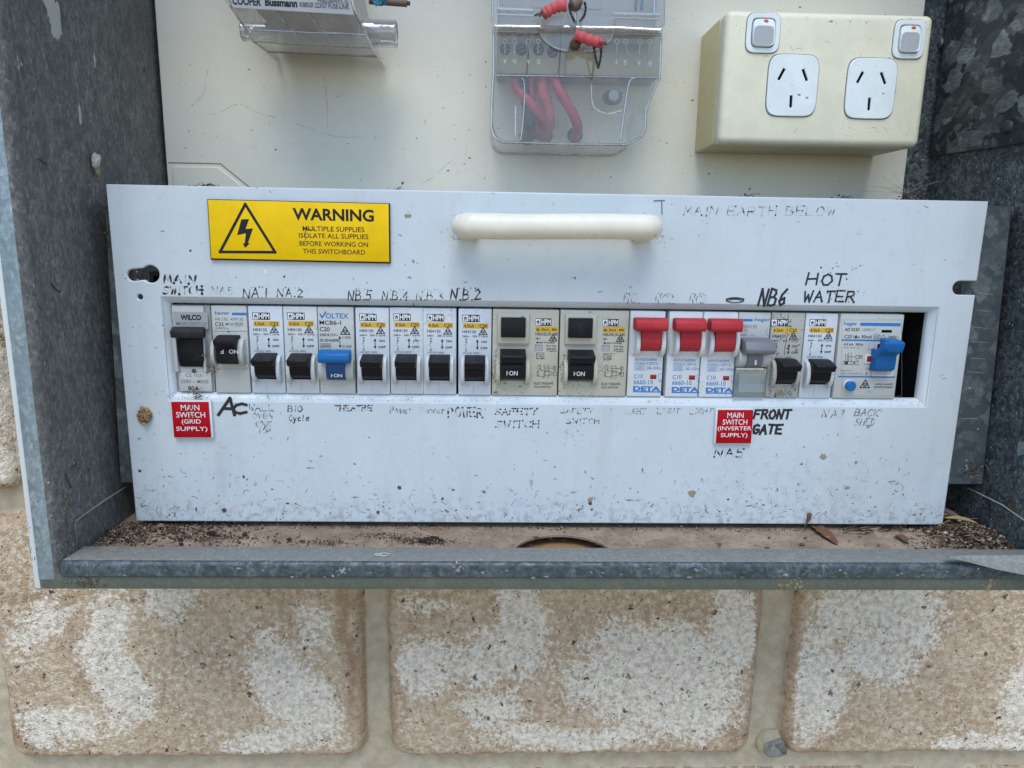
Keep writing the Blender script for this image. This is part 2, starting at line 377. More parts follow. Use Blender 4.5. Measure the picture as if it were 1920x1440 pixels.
def poly(pts, y):
    y -= jit(); return [(p[0], y, p[1]) for p in pts], [list(range(len(pts)))]
def strip(path, axis, a0, a1, th):
    """open sheet path given thickness th, swept along an axis (bent sheet metal)"""
    n = len(path); nor = []
    for i in range(n):
        a = Vector(path[max(i-1, 0)]); b = Vector(path[min(i+1, n-1)]); d = (b-a).normalized(); nor.append(Vector((-d.y, d.x)))
    off = [(path[i][0]+nor[i].x*th, path[i][1]+nor[i].y*th) for i in range(n)]
    def mk(p, a): return (a, p[0], p[1]) if axis == 'x' else (p[0], p[1], a)
    vs = []; fs = []
    for a in (a0, a1):
        for q in (path, off): vs += [mk(p, a) for p in q]
    A, A2, B, B2 = 0, n, 2*n, 3*n
    for i in range(n-1):
        fs += [[A+i, A+i+1, B+i+1, B+i], [A2+i, B2+i, B2+i+1, A2+i+1], [A+i, A2+i, A2+i+1, A+i+1], [B+i, B+i+1, B2+i+1, B2+i]]
    fs += [[A, B, B2, A2], [A+n-1, A2+n-1, B2+n-1, B+n-1]]
    return vs, fs
def _curve_mesh(cu):
    o = bpy.data.objects.new('tmp', cu); COL.objects.link(o)
    me = bpy.data.meshes.new_from_object(o)
    vs = [v.co[:] for v in me.vertices]; fs = [list(p.vertices) for p in me.polygons]
    bpy.data.objects.remove(o); bpy.data.curves.remove(cu); bpy.data.meshes.remove(me)
    return vs, fs
def plate(outer, holes, y0, y1, bev=0):
    """sheet in the x-z plane with holes, front at y0, back at y1"""
    cu = bpy.data.curves.new('plate', 'CURVE'); cu.dimensions = '2D'; cu.fill_mode = 'BOTH'; cu.extrude = (y1-y0)/2-bev; cu.bevel_depth = bev; cu.bevel_resolution = 2
    for loop in [outer]+list(holes):
        sp = cu.splines.new('POLY'); sp.points.add(len(loop)-1); sp.use_cyclic_u = True
        for i, p in enumerate(loop): sp.points[i].co = (p[0], p[1], 0, 1)
    vs, fs = _curve_mesh(cu); yc = (y0+y1)/2
    return [(v[0], yc-v[2], v[1]) for v in vs], fs
_tc = {}
def text(s_, x, z, w_, h, y, bold=0.0, rot=0, shear=0.0):
    """lettering fitted into a w x h box whose lower left corner is (x, z)"""
    key = (s_, bold, shear)
    if key not in _tc:
        cu = bpy.data.curves.new('txt', 'FONT'); cu.body = s_; cu.size = 1; cu.offset = bold; cu.resolution_u = 3; cu.shear = shear
        vs, fs = _curve_mesh(cu)
        if not vs: vs, fs = [(0, 0, 0)], []
        a = np.array(vs); lo = a.min(0); hi = a.max(0); a = (a-lo)/np.maximum(hi-lo, 1e-6); _tc[key] = (a, fs)
    a, fs = _tc[key]
    if rot == 180: pts = [(x+w_*(1-p[0]), y, z+h*(1-p[1])) for p in a]
    else: pts = [(x+w_*p[0], y, z+h*p[1]) for p in a]
    return pts, fs
def line(pts, wd, y, closed=False):
    """flat printed line in the x-z plane"""
    vs, fs = [], []; n = len(pts); seq = [(pts[i], pts[(i+1) % n]) for i in range(n if closed else n-1)]
    for a, b in seq:
        a = Vector(a); b = Vector(b); d = b-a
        if d.length < 1e-6: continue
        d.normalize(); q = Vector((-d.y, d.x))*wd/2; e = d*wd*.45; o = len(vs); yy = y-jit()
        for p in (a-e+q, a-e-q, b+e-q, b+e+q): vs.append((p.x, yy, p.y))
        fs.append([o, o+1, o+2, o+3])
    return vs, fs
def tri_mark(mb, x, z, s_, y, mat='print_black'):
    """the compliance tick inside a triangle"""
    mb.add(line([(x, z), (x+s_/2, z+s_*.86), (x+s_, z)], s_*.1, y, True), mat)
    mb.add(line(circ(x+s_/2, z+s_*.30, s_*.19, 10), s_*.07, y, True), mat)
    mb.add(line([(x+s_*.42, z+s_*.31), (x+s_*.49, z+s_*.22), (x+s_*.62, z+s_*.42)], s_*.07, y), mat)
def arrow2(mb, x, z0, z1, y, mat='print_black', wd=.4):
    mb.add(line([(x, z0+.8), (x, z1-.8)], wd, y), mat)
    for zz, d in ((z0, 1), (z1, -1)): mb.add(poly([(x, zz), (x-.75*d, zz+1.5*d), (x+.75*d, zz+1.5*d)][::1], y), mat)

GLY = {
 'A': [[(0, 0), (.5, 1), (1, 0)], [(.2, .38), (.8, .42)]], 'B': [[(0, 0), (.05, 1), (.65, .95), (.8, .76), (.55, .54), (.05, .5)], [(.55, .54), (.95, .38), (.85, .08), (.45, 0), (0, 0)]],
 'C': [[(.95, .85), (.6, 1), (.2, .85), (0, .5), (.15, .14), (.5, 0), (.98, .14)]], 'D': [[(0, 0), (0, 1), (.6, .9), (.95, .5), (.6, .08), (0, 0)]],
 'E': [[(.95, 1), (0, 1), (0, 0), (.95, 0)], [(0, .5), (.75, .5)]], 'F': [[(1, 1), (.05, 1), (0, 0)], [(.02, .55), (.7, .55)]],
 'G': [[(.95, .85), (.55, 1), (.15, .8), (0, .45), (.2, .05), (.65, 0), (.95, .2), (.95, .42), (.55, .42)]], 'H': [[(0, 1), (0, 0)], [(.9, 1), (.95, 0)], [(0, .5), (.95, .52)]],
 'I': [[(.5, 1), (.5, 0)]], 'K': [[(0, 1), (0, 0)], [(.9, 1), (.05, .45), (.95, 0)]], 'L': [[(0, 1), (0, 0), (.9, 0)]], 'M': [[(0, 0), (.12, 1), (.5, .35), (.85, 1), (1, 0)]],
 'N': [[(0, 0), (.08, 1), (.85, 0), (.98, 1)]], 'O': [[(.5, 1), (.1, .8), (0, .4), (.25, .02), (.7, 0), (1, .4), (.85, .85), (.5, 1)]], 'P': [[(0, 0), (.02, 1), (.7, .97), (.9, .72), (.6, .48), (.02, .45)]],
 'R': [[(0, 0), (.02, 1), (.7, .97), (.88, .74), (.6, .52), (.02, .48)], [(.45, .5), (1, 0)]], 'S': [[(.9, .88), (.5, 1), (.12, .84), (.2, .6), (.75, .42), (.9, .18), (.5, 0), (.05, .1)]],
 'T': [[(0, 1), (1, 1)], [(.5, 1), (.48, 0)]], 'U': [[(0, 1), (.05, .2), (.45, 0), (.9, .2), (.95, 1)]], 'V': [[(0, 1), (.5, 0), (1, 1)]],
 'W': [[(0, 1), (.22, 0), (.5, .7), (.75, 0), (1, 1)]], 'Y': [[(0, 1), (.5, .5), (1, 1)], [(.5, .5), (.42, 0)]],
 '1': [[(.5, 1), (.5, 0)]], '2': [[(.05, .8), (.45, 1), (.85, .75), (.1, 0), (.98, .02)]], '3': [[(.05, .92), (.6, 1), (.75, .75), (.35, .52), (.85, .3), (.55, 0), (0, .08)]],
 '4': [[(.7, 0), (.7, 1), (0, .35), (1, .35)]], '5': [[(.9, 1), (.2, 1), (.12, .58), (.7, .6), (.9, .28), (.5, 0), (.02, .08)]], '6': [[(.8, 1), (.25, .65), (.05, .25), (.4, 0), (.8, .18), (.65, .45), (.1, .3)]],
 'o': [[(.5, .62), (.1, .45), (.2, .05), (.7, 0), (.9, .35), (.5, .62)]], 'w': [[(0, .6), (.25, 0), (.5, .5), (.75, 0), (1, .6)]], 'e': [[(.1, .32), (.85, .35), (.6, .62), (.15, .5), (.1, .1), (.5, 0), (.9, .1)]],
 'r': [[(.1, .6), (.15, 0)], [(.15, .4), (.5, .62), (.85, .55)]], 'c': [[(.9, .5), (.5, .62), (.1, .35), (.3, 0), (.9, .1)]], 'y': [[(0, .6), (.4, .08)], [(.9, .6), (.3, -.38), (0, -.3)]], 'l': [[(.4, 1), (.35, .1), (.8, .05)]],
 '.': [[(.4, 0), (.55, .05)]], '"': [[(.2, 1.15), (.25, 1.05)], [(.7, 1.15), (.72, 1.05)]],
}
rng = random.Random(7)
def hand(mb, s_, x0, y0, x1, y1, wt, fade=0.0, Y=-.07, slant=.08, mats=('ink', 'ink_faded'), dots=0.0):
    """felt-pen writing on the panel face, in the photo box given; worn away by fade, ends of strokes left as dots"""
    fade = fade*1.3 if fade > .3 else fade
    a = at(x0, y1, 0); b = at(x1, y1, 0); h = (at(x0, y0, 0)-a).z; W = (b-a).x; n = len(s_)
    adv = [(.4 if c == '.' else .5 if c in 'I1' else .7 if c == ' ' else 1.0) for c in s_]; tot = sum(adv); cx = 0
    for c, ad in zip(s_, adv):
        if c != ' ':
            gw = W*ad/tot*.74; jx = rng.uniform(-.03, .03)*W/n; jz = rng.uniform(-.06, .06)*h
            for stroke in GLY[c]:
                pts = [(a.x+W*cx/tot+jx+gw*p[0]+h*slant*p[1], a.z+(b.z-a.z)*cx/tot+jz+h*p[1]) for p in stroke]
                pts = [(p[0]+rng.uniform(-.04, .04)*gw, p[1]+rng.uniform(-.03, .03)*h) for p in pts]
                sub = []
                for p, q in zip(pts, pts[1:]):
                    L_ = math.hypot(q[0]-p[0], q[1]-p[1]); k = max(1, int(L_/.55))
                    for i in range(k): sub.append(((p[0]+(q[0]-p[0])*i/k, p[1]+(q[1]-p[1])*i/k), (p[0]+(q[0]-p[0])*(i+1)/k, p[1]+(q[1]-p[1])*(i+1)/k)))
                ph = rng.uniform(0, 6.3); om = rng.uniform(.35, .8)
                for i, (p, q) in enumerate(sub):
                    if fade > .05 and rng.random() < .75: mb.add(line([p, q], wt*rng.uniform(.3, .55), Y+.01), 'ink_ghost')
                    wf = 1.2-2.5*fade*(.5+.5*sin(i*om+ph))-fade*.7*rng.random()+rng.uniform(-.1, .1)
                    if wf < .18: continue
                    mb.add(line([p, q], wt*min(wf, 1.15), Y), mats[0] if wf > .45 else mats[1])
                if dots:
                    for p in (pts[0], pts[-1]):
                        if rng.random() < dots: mb.add(poly(circ(p[0], p[1], wt*.75, 7), Y-.01), 'ink')
        cx += ad
def blob_poly(cx, cz, r, y, n=14, asp=1.0, jag=.35, rg=None):
    rg = rg or rng; ph = rg.uniform(0, 6)
    return poly([(cx+r*asp*cos(2*pi*i/n)*(1+rg.uniform(-jag, jag)), cz+r*sin(2*pi*i/n)*(1+rg.uniform(-jag, jag))) for i in range(n)], y)
def lump(c, r, seed, sx=1, sy=1, sz=1, rough=.3, sub=2):
    bm = bmesh.new(); bmesh.ops.create_icosphere(bm, subdivisions=sub, radius=1); rg = random.Random(seed)
    ks = [(Vector((rg.uniform(-1, 1), rg.uniform(-1, 1), rg.uniform(-1, 1)))*3.2, rg.uniform(0, 6)) for _ in range(5)]
    for v in bm.verts:
        d = 1+rough*sum(sin(k.dot(v.co)+p) for k, p in ks)/3+rg.uniform(-.3, .3)*rough
        v.co = Vector((c[0]+v.co.x*r*sx*d, c[1]+v.co.y*r*sy*d, c[2]+v.co.z*r*sz*d))
    return from_bm(bm)

# ------------------------------------------------------------------ ground and brick wall
plain('paving', (.46, .33, .19), .9)
mb = MB(); mb.add(([(-4000, -6000, -1300), (4000, -6000, -1300), (4000, 60, -1300), (-4000, 60, -1300)], [[0, 1, 2, 3]]), 'paving')
g = obj('ground', mb); g['kind'] = 'structure'

XL, XR, ZF, YB = -229.0, 242.0, -4.0, 90.0          # inside faces of the box, its floor, the front of the mounting board
def vnoise(x, z, scale, seed, octv=4):
    r = np.zeros_like(x); amp = 1.0; tot = 0; rs = np.random.RandomState(seed)
    for o in range(octv):
        g_ = rs.rand(256, 256); u = x/scale; v = z/scale; i = np.floor(u).astype(int); j = np.floor(v).astype(int)
        fu = u-i; fv = v-j; fu = fu*fu*(3-2*fu); fv = fv*fv*(3-2*fv)
        G = lambda a, b: g_[a % 256, b % 256]
        r += amp*((G(i, j)*(1-fu)+G(i+1, j)*fu)*(1-fv)+(G(i, j+1)*(1-fu)+G(i+1, j+1)*fu)*fv); tot += amp; amp *= .5; scale /= 2.03
    return r/tot
def build_wall():
    YF, YM = 38.0, 47.5
    xs = np.concatenate([np.arange(-520, -335, 6), np.arange(-335, 335, 1.05), np.arange(335, 521, 6)])
    zs = np.concatenate([np.arange(-330, -215, 6), np.arange(-215, 22, 1.05), np.arange(22, 170, 2.5), np.arange(170, 520, 8)])
    X, Z = np.meshgrid(xs, zs, indexing='ij')
    sd = np.full(X.shape, -50.0); lime = np.zeros(X.shape); och = np.zeros(X.shape)
    wx = (vnoise(X, Z, 22, 1)-.5)*5; wz = (vnoise(X, Z, 22, 2)-.5)*5
    PW, PH = 249.0, 176.5
    Xw, Zw = X+wx*.5+(vnoise(X, Z, 6, 11)-.5)*1.6, Z+wz*.5+(vnoise(X, Z, 6, 12)-.5)*1.6
    for row in range(-1, 4):
        for c_ in range(-3, 4):
            x0 = -93.0+PW*c_+(0 if row % 2 == 0 else PW/2); x1 = x0+233.5; z0 = -176.5+PH*row; z1 = z0+162.5
            if row == 0 and c_ == -1: x0, x1 = -329, -107.5
            if row == 0 and c_ == 1: x0 = 158.5; x1 = x0+234
            if row == 1: x0 -= 70; x1 -= 70
            R_ = 14.0
            qx = np.abs(Xw-(x0+x1)/2)-(x1-x0)/2+R_; qz = np.abs(Zw-(z0+z1)/2)-(z1-z0)/2+R_
            d = -(np.hypot(np.maximum(qx, 0), np.maximum(qz, 0))+np.minimum(np.maximum(qx, qz), 0)-R_)
            sd = np.maximum(sd, d)
    # lime bloom on the brick faces, patch by patch: (px, py, rx, ry, tilt, amount)
    patches = [(215, 1240, 48, 150, 5, 1), (300, 1120, 70, 40, 0, .8), (110, 1370, 110, 45, 0, .9), (560, 1300, 60, 140, 28, 1), (500, 1390, 90, 40, 10, .9), (60, 1180, 60, 70, 0, .6), (600, 1180, 40, 60, 0, .6),
        (985, 1170, 52, 110, 8, 1.1), (930, 1230, 60, 60, 0, .8), (1250, 1280, 190, 110, -18, 1.1), (800, 1250, 80, 60, 10, .8), (1080, 1390, 180, 40, 0, .8), (940, 1330, 70, 50, 0, .7), (1370, 1180, 50, 120, 20, .9), (790, 1130, 60, 25, 0, .5),
        (1540, 1290, 70, 120, 0, 1), (1700, 1140, 70, 90, 35, 1), (1600, 1160, 70, 60, 0, .8), (1850, 1400, 110, 40, 0, 1), (1650, 1240, 70, 60, 30, .8), (1900, 1310, 40, 60, 0, .7),
        (15, 760, 40, 110, 0, 1), (30, 560, 40, 60, 0, .7), (20, 870, 60, 40, 0, .9)]
    ochres = [(40, 1390, 45, 40, 40, 1), (75, 1115, 90, 14, 0, .8), (250, 1110, 90, 14, 0, .9), (1395, 1380, 40, 50, 0, .7), (1500, 1340, 20, 90, -15, .7), (1400, 1170, 9, 120, 2, .6), (660, 1200, 16, 200, 2, .9), (1560, 1400, 80, 16, 20, .5), (15, 600, 40, 60, 0, .8), (180, 1220, 50, 60, 0, .45), (175, 1270, 22, 60, 0, .7)]
    n_ = vnoise(X, Z, 34, 5, 5)-.5; n2 = vnoise(X, Z, 30, 6, 5)-.5
    for tgt, lst in ((lime, patches), (och, ochres)):
        for px, py, rx, ry, tl, am in lst:
            c0 = at(px, py, YF); t = radians(tl); dx = X-c0.x+n_*30; dz = Z-c0.z+n2*30
            u = (dx*cos(t)+dz*sin(t))/(rx/3.22); v = (-dx*sin(t)+dz*cos(t))/(ry/3.05)
            np.maximum(tgt, am*np.clip(1.35-np.hypot(u, v), 0, .9), out=tgt)
    lime = lime*1.12-.04+(vnoise(X, Z, 26, 8, 5)-.5)*.55
    edge = np.clip(1-sd/8, 0, 1); lime -= edge*1.2*(Z < 0); och += edge*.6
    t = np.clip((sd+.5)/8.0, 0, 1); prof = 1-(1-t)**2.6
    Y = YM+(YF-YM)*prof
    Y -= np.where(sd > 0, ((vnoise(X, Z, 8, 21, 3)-.5)*1.6+(vnoise(X, Z, 2.6, 22, 2)-.5)*1.3)*np.clip(sd/3, 0, 1), (vnoise(X, Z, 20, 23, 3)-.5)*1.6)
    for px, py, rr in ((880, 1130, .9), (1195, 1130, 1.5), (1180, 1128, 1.2), (1435, 1300, 1.0)): pass
    nx, nz = len(xs), len(zs)
    V = np.stack([X, Y, Z], -1).reshape(-1, 3)
    idx = np.arange(nx*nz).reshape(nx, nz)
    keep = ~((X[:-1, :-1] > XL-5) & (X[1:, 1:] < XR+5) & (Z[:-1, :-1] > -8) & (Z[1:, 1:] < 372))
    q = np.stack([idx[:-1, :-1], idx[1:, :-1], idx[1:, 1:], idx[:-1, 1:]], -1)[keep]
    ism = (sd[:-1, :-1] < .35)[keep]
    me = bpy.data.meshes.new('brick_wall'); n = len(q)
    me.vertices.add(len(V)); me.vertices.foreach_set('co', (V*S).ravel()); me.loops.add(n*4); me.loops.foreach_set('vertex_index', q.ravel())
    me.polygons.add(n); me.polygons.foreach_set('loop_start', np.arange(n)*4); me.polygons.foreach_set('loop_total', np.full(n, 4))
    me.materials.append(MAT['brick_face']); me.materials.append(MAT['mortar'])
    me.polygons.foreach_set('material_index', ism.astype(np.int32)); me.polygons.foreach_set('use_smooth', np.ones(n, bool)); me.update(); me.validate()
    for nm, arr in (('lime', lime), ('ochre', np.clip(och, 0, 1))):
        at2 = me.attributes.new(nm, 'FLOAT', 'POINT'); at2.data.foreach_set('value', arr.ravel().astype(np.float32))
    o = bpy.data.objects.new('brick_wall', me); COL.objects.link(o)
    return tag(o, 'rough tan and lime-bloomed brick wall with pale mortar joints behind the metal box', 'wall')
build_wall()
c = at(1447, 1391, 46); mb = MB(); mb.add(lump((c.x, 46, c.z), 10.5, 5, 1, .5, .85, .12, 3), 'mortar'); mb.add(lump((c.x+1, 41, c.z-1), 7.0, 9, 1.05, .5, .85, .42, 3), 'zinc_dusty'); mb.add(lump((c.x+1.5, 38, c.z-.5), 4.0, 19, 1.05, .5, .8, .6, 3), 'zinc_base')
tag(obj('wall_anchor', mb, origin=(c.x, 46, c.z)), 'round grey metal fixing stud in the mortar below the box', 'fixing')

# ------------------------------------------------------------------ galvanised box
bx = thing('meter_box', 'open galvanised steel meter box set in the brick wall', 'box', (0, 0, 0))
mb = MB(); ZT = 366
path = [(XL, 94), (XL, -43)]+arc(XL-5.5, -44.5, 5.5, 0, -90, 8)[1:]+[(XL-9.0, -50), (XL-10.4, -49.6)]
mb.add(strip(path, 'z', -9.2, ZT, -1.2), 'zinc_left', True)
n_ = len(path)-1
# front flange brightened in colour for the sky light it faces, white outer edge
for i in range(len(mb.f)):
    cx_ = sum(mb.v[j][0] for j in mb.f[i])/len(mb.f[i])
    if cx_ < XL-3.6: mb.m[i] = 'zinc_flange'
m3 = MB(); m3.box(XL-13.0, XL-10.5, -49.2, 40, -14.0, ZT, 'edge_white', .3); obj('edge_trim', m3, bx)
# scratches, droppings and smears on the left side
a = at_x(140, 978, XL+.12); b = at_x(236, 913, XL+.12)
mb.add(tube([(XL+.15, a.y, a.z), (XL+.15, (a.y+b.y)/2, (a.z+b.z)/2+.5), (XL+.15, b.y, b.z)], [.35, .55, .4], 5), 'stain_brown')
rg = random.Random(3)
def side_blob(px, py, r, asp, mat, jag=.4, X=XL, n=12, ang=0):
    c = at_x(px, py, X); vs = []; jj = .08+jit()*5
    for i in range(n):
        t = 2*pi*i/n; k = 1+rg.uniform(-jag, jag); u, v = r*cos(t)*k, r*asp*sin(t)*k
        vs.append((X+(jj if X < 0 else -jj), c.y+u*cos(ang)-v*sin(ang), c.z+u*sin(ang)+v*cos(ang)))
    mb.add((vs, [list(range(n))]), mat)
for i in range(46):          # bird dropping streak at the top
    t = rg.random(); px = 92+14*t+rg.uniform(-9, 9)*(1-.55*t); py = -12+66*t
    side_blob(px, py, rg.uniform(1.2, 3.0), rg.uniform(1.5, 2.6), 'dropping', .5)
for px, py, r, asp, m in ((177, 113, 1.0, 3, 'dropping'), (149, 213, 1.3, 4, 'dropping'), (270, 130, .9, 1.5, 'stain_dark')): side_blob(px, py, r, asp, m, .45)
for px, py, sx, sy, m in ((35, 121, 3, 4, ('stain_brown', 'dropping')), (126, 938, 4, 14, ('stain_ochre', 'stain_brown', 'stain_dark')), (141, 872, 6, 4, ('stain_brown', 'stain_dark', 'grain_brown')), (160, 905, 10, 20, ('stain_dark',)), (120, 990, 10, 25, ('dropping', 'stain_dark')), (62, 1000, 8, 60, ('zinc_flange', 'dropping'))):
    for i in range(26): side_blob(px+rg.gauss(0, sx), py+rg.gauss(0, sy), rg.uniform(.12, .5), rg.uniform(.7, 2.4), rg.choice(m), .5)
for i in range(90): side_blob(rg.uniform(60, 280), rg.uniform(20, 960), rg.uniform(.15, .5), rg.uniform(.6, 2), rg.choice(['dropping', 'stain_dark', 'stain_brown']))
for pts in (((122, 888), (128, 905), (134, 915)), ((72, 297), (80, 304), (86, 307)), ((95, 530), (102, 540), (112, 548))):
    mb.add(tube([(XL+.3, *at_x(p[0], p[1], XL)[1:]) for p in pts], .35, 5), 'stain_dark')
side = obj('side_panel', mb, bx)
c = at_x(179, 303, XL+1.5); mb = MB(); mb.add(lump((XL+1.5, c.y, c.z), 2.7, 3, .6, .9, 1.3, .55, 3), 'dropping'); mb.add(lump((XL+2.3, c.y+.5, c.z+.5), 1.6, 8, .6, .9, 1.2, .5), 'pellet_white'); mb.add(lump((XL+1.5, c.y+1, c.z-4), 2.2, 4, .6, 1, 1, .35), 'stain_brown')
tag(obj('insect_case', mb, origin=c), 'pale ragged insect case stuck on the left inside wall of the box', 'insect case')
# right side wall
mb = MB()
pr = [(XR, 94), (XR, -43)]+[(2*XR*.5+5.5-(x-XR), y) for x, y in arc(XR, -44.5, 5.5, 0, -90, 8)[1:]]
pr = [(XR, 94), (XR, -43), (XR+.6, -46.5), (XR+2.4, -49), (XR+5, -50), (XR+11, -50)]
mb.add(strip(pr, 'z', -9.2, ZT, 1.2), 'zinc_right', True)
a = at_x(1705, 925, XR); b = at_x(1920, 975, XR)
a = at_x(1815, 915, XR); mb.add(tube([(XR-.1, a.y, a.z), (XR-.1, at_x(1880, 947, XR).y, at_x(1880, 947, XR).z), (XR-.1, b.y, b.z)], .35, 5), 'dropping')
for px, py, r, asp, m in ((1895, 955, 4, .7, 'stain_dark'), (1868, 977, 2.4, 1, 'stain_dark'), (1912, 840, 1.5, 1.8, 'dropping'), (1915, 842, 2.6, 1.8, 'zinc_flange'), (1872, 335, .8, 1, 'dropping'), (1893, 607, .4, 1, 'dropping')): side_blob(px, py, r, asp, m, .35, XR)
for i in range(40): side_blob(rg.uniform(1790, 1915), rg.uniform(300, 1010), rg.uniform(.15, .45), rg.uniform(.7, 2), rg.choice(['dropping', 'dropping', 'stain_dark']), .35, XR)
obj('side_panel', mb, bx)
# back, top
mb = MB(); mb.box(XL-1, XR+1, 94, 95.2, -14, ZT, 'zinc_right'); obj('back_panel', mb, bx)
# floor with the cable hole
mb = MB(); hc = (6.0, -33.6); hr = 25.5
fl = [(XL, 94), (XL, -46), (hc[0]-math.sqrt(hr**2-12.4**2), -46)]+[p for p in arc(hc[0], hc[1], hr, 209, -29, 40)]+[(hc[0]+math.sqrt(hr**2-12.4**2), -46), (XR, -46), (XR, 94)]
vs, fs = plate(fl, [], 0, 1.2); mb.add(([(v[0], v[2], ZF-v[1]) for v in vs], fs), 'tray_dust'); 
mb.add(tube([(p[0], p[1], ZF+.05) for p in arc(hc[0], hc[1], hr+.1, 200, -20, 50)], .25, 5), 'grain_pale', True)
for i in range(160):
    t = radians(rng.uniform(20, 160)); r_ = hr+abs(rng.gauss(0, 2.2))+.4; mb.add(([(hc[0]+r_*cos(t)+dx, hc[1]+r_*sin(t)+dy, ZF+.1+jit()) for dx, dy in ((-.3, 0), (0, -.3), (.35, .05), (.05, .3))], [[0, 1, 2, 3]]), rng.choice(['grain_pale', 'grain_tan']))
obj('floor_tray', mb, bx)
mb = MB(); mb.box(-36, 48, -46, 30, -10.6, -10, 'mud'); mb.box(-36, 48, 28, 30, -10, -5.4, 'stain_dark'); obj('hole_shade_sheet', mb, bx)  # added sheet; its colour stands in for shaded brick below the hole
# rolled front lip
mb = MB()
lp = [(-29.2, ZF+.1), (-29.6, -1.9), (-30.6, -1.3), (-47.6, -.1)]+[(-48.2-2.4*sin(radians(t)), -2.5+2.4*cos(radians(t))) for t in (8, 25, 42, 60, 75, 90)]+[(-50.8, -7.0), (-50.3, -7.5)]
mb.add(strip(lp, 'x', XL+.6, XR-.6, 1.0), 'zinc_lip_shade', True)
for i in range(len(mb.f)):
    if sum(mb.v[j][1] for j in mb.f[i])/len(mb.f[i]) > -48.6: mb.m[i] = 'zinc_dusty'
for px, py in ((641, 1062), (857, 1060)):
    c = at(px, py, -51); mb.add(poly(circ(c.x, c.z, .9, 12, 1.1), -51.95), 'rust'); [mb.add(blob_poly(c.x+rng.gauss(0, 1.1), c.z-.9+rng.gauss(0, .8), rng.uniform(.3, .8), -51.9, 8, 1.2, .4), 'zinc_flange') for _ in range(14)]
c = at_z(720, 1042, -.5)
for dx, r_ in ((0, 1.9), (-2.6, 1.2)):
    pp = [(c.x+dx+r_*1.4*cos(t), c.y+r_*.9*sin(t), -.9+(-30.6-c.y-r_*.9*sin(t))*.07+.15) for t in np.linspace(0, 5.6, 14)]; mb.add(tube(pp, .38, 5), 'dropping', True)
for i in range(70):
    x = rng.uniform(XL+4, XR-4); mb.add(blob_poly(x, rng.uniform(-6.8, -2.0), rng.uniform(.15, .6), -51.9, 7, 2.2, .5), rng.choice(['zinc_flange', 'zinc_flange', 'zinc_base', 'stain_dark']))
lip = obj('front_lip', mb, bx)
for i, v in enumerate([]): pass
mb = MB(); mb.box(XL-9.6, XR+12, -49.6, -48.2, -14.0, -6.6, 'zinc_base', .25)
for px in (1487, 1855): 
    c = at(px, 1096, -49.7)
    for i in range(70): mb.add(blob_poly(c.x+rng.gauss(0, 3.2 if px < 1600 else 1.3), max(-13.6, min(-7.2, c.z+rng.gauss(0, 1.8))), rng.uniform(.2, .8), -49.66, 7, .7), rng.choice(['rust', 'stain_brown', 'stain_ochre', 'zinc_base']))
c = at(160, 1092, -50)
for i in range(60): mb.add(lump((c.x+rng.gauss(0, 3), -49.8, c.z+rng.gauss(0, 1.3)), rng.uniform(.3, .9), i, 1.3, .5, 1, .4, 1), rng.choice(['stain_dark', 'zinc_base', 'zinc_base', 'grain_brown']))
obj('bottom_flange', mb, bx)
# tapered flap of the right corner, lying over the lip
mb = MB()
f1 = [at(1777, 1043, -50), at(1802, 1041.5, -49), at(1925, 1040, -50.5), at(1985, 1040, -51), at(1985, 1094, -56), at(1925, 1079, -55.2), at(1870, 1068, -54.5), at(1812, 1053, -53), at(1780, 1046, -51.5)]
vs = [tuple(p) for p in f1]+[(p.x, p.y+1.6, p.z-.6) for p in f1]; n_ = len(f1)
mb.add((vs, [list(range(n_)), list(range(2*n_-1, n_-1, -1))]+[[i, (i+1) % n_, (i+1) % n_+n_, i+n_] for i in range(n_)]), 'zinc_dusty')
obj('corner_flap', mb, bx)
# upper right hinge plate with rivets
a = at_x(1700, 303, XR-3); mb = MB(); pz = 201.5
mb.add(prism([(90, pz+2.5), (19, pz+.5), (-43, pz-.6), (-43, ZT-1), (90, ZT-1)], 'x', XR-3.2, XR-1.8, .25), 'zinc_plate')
hp = obj('hinge_plate', mb, bx)
for px, py in ((1890, 238), (1762, 82)):
    c = at_x(px, py, XR-3.2); mb = MB(); mb.add(lathe([(3.6, 0), (3.4, -.7), (2.6, -1.4), (1.2, -1.8), (.1, -1.9)], (XR-3.2, c.y, c.z), 'x', 20), 'zinc_plate', True); obj('rivet', mb, hp)
mb = MB(); c = at_x(1822, 225, XR-3.3); mb.box(XR-3.7, XR-3.1, c.y-.4, c.y+.4, c.z-14, c.z+14, 'zinc_plate', .2); obj('crease', mb, hp)
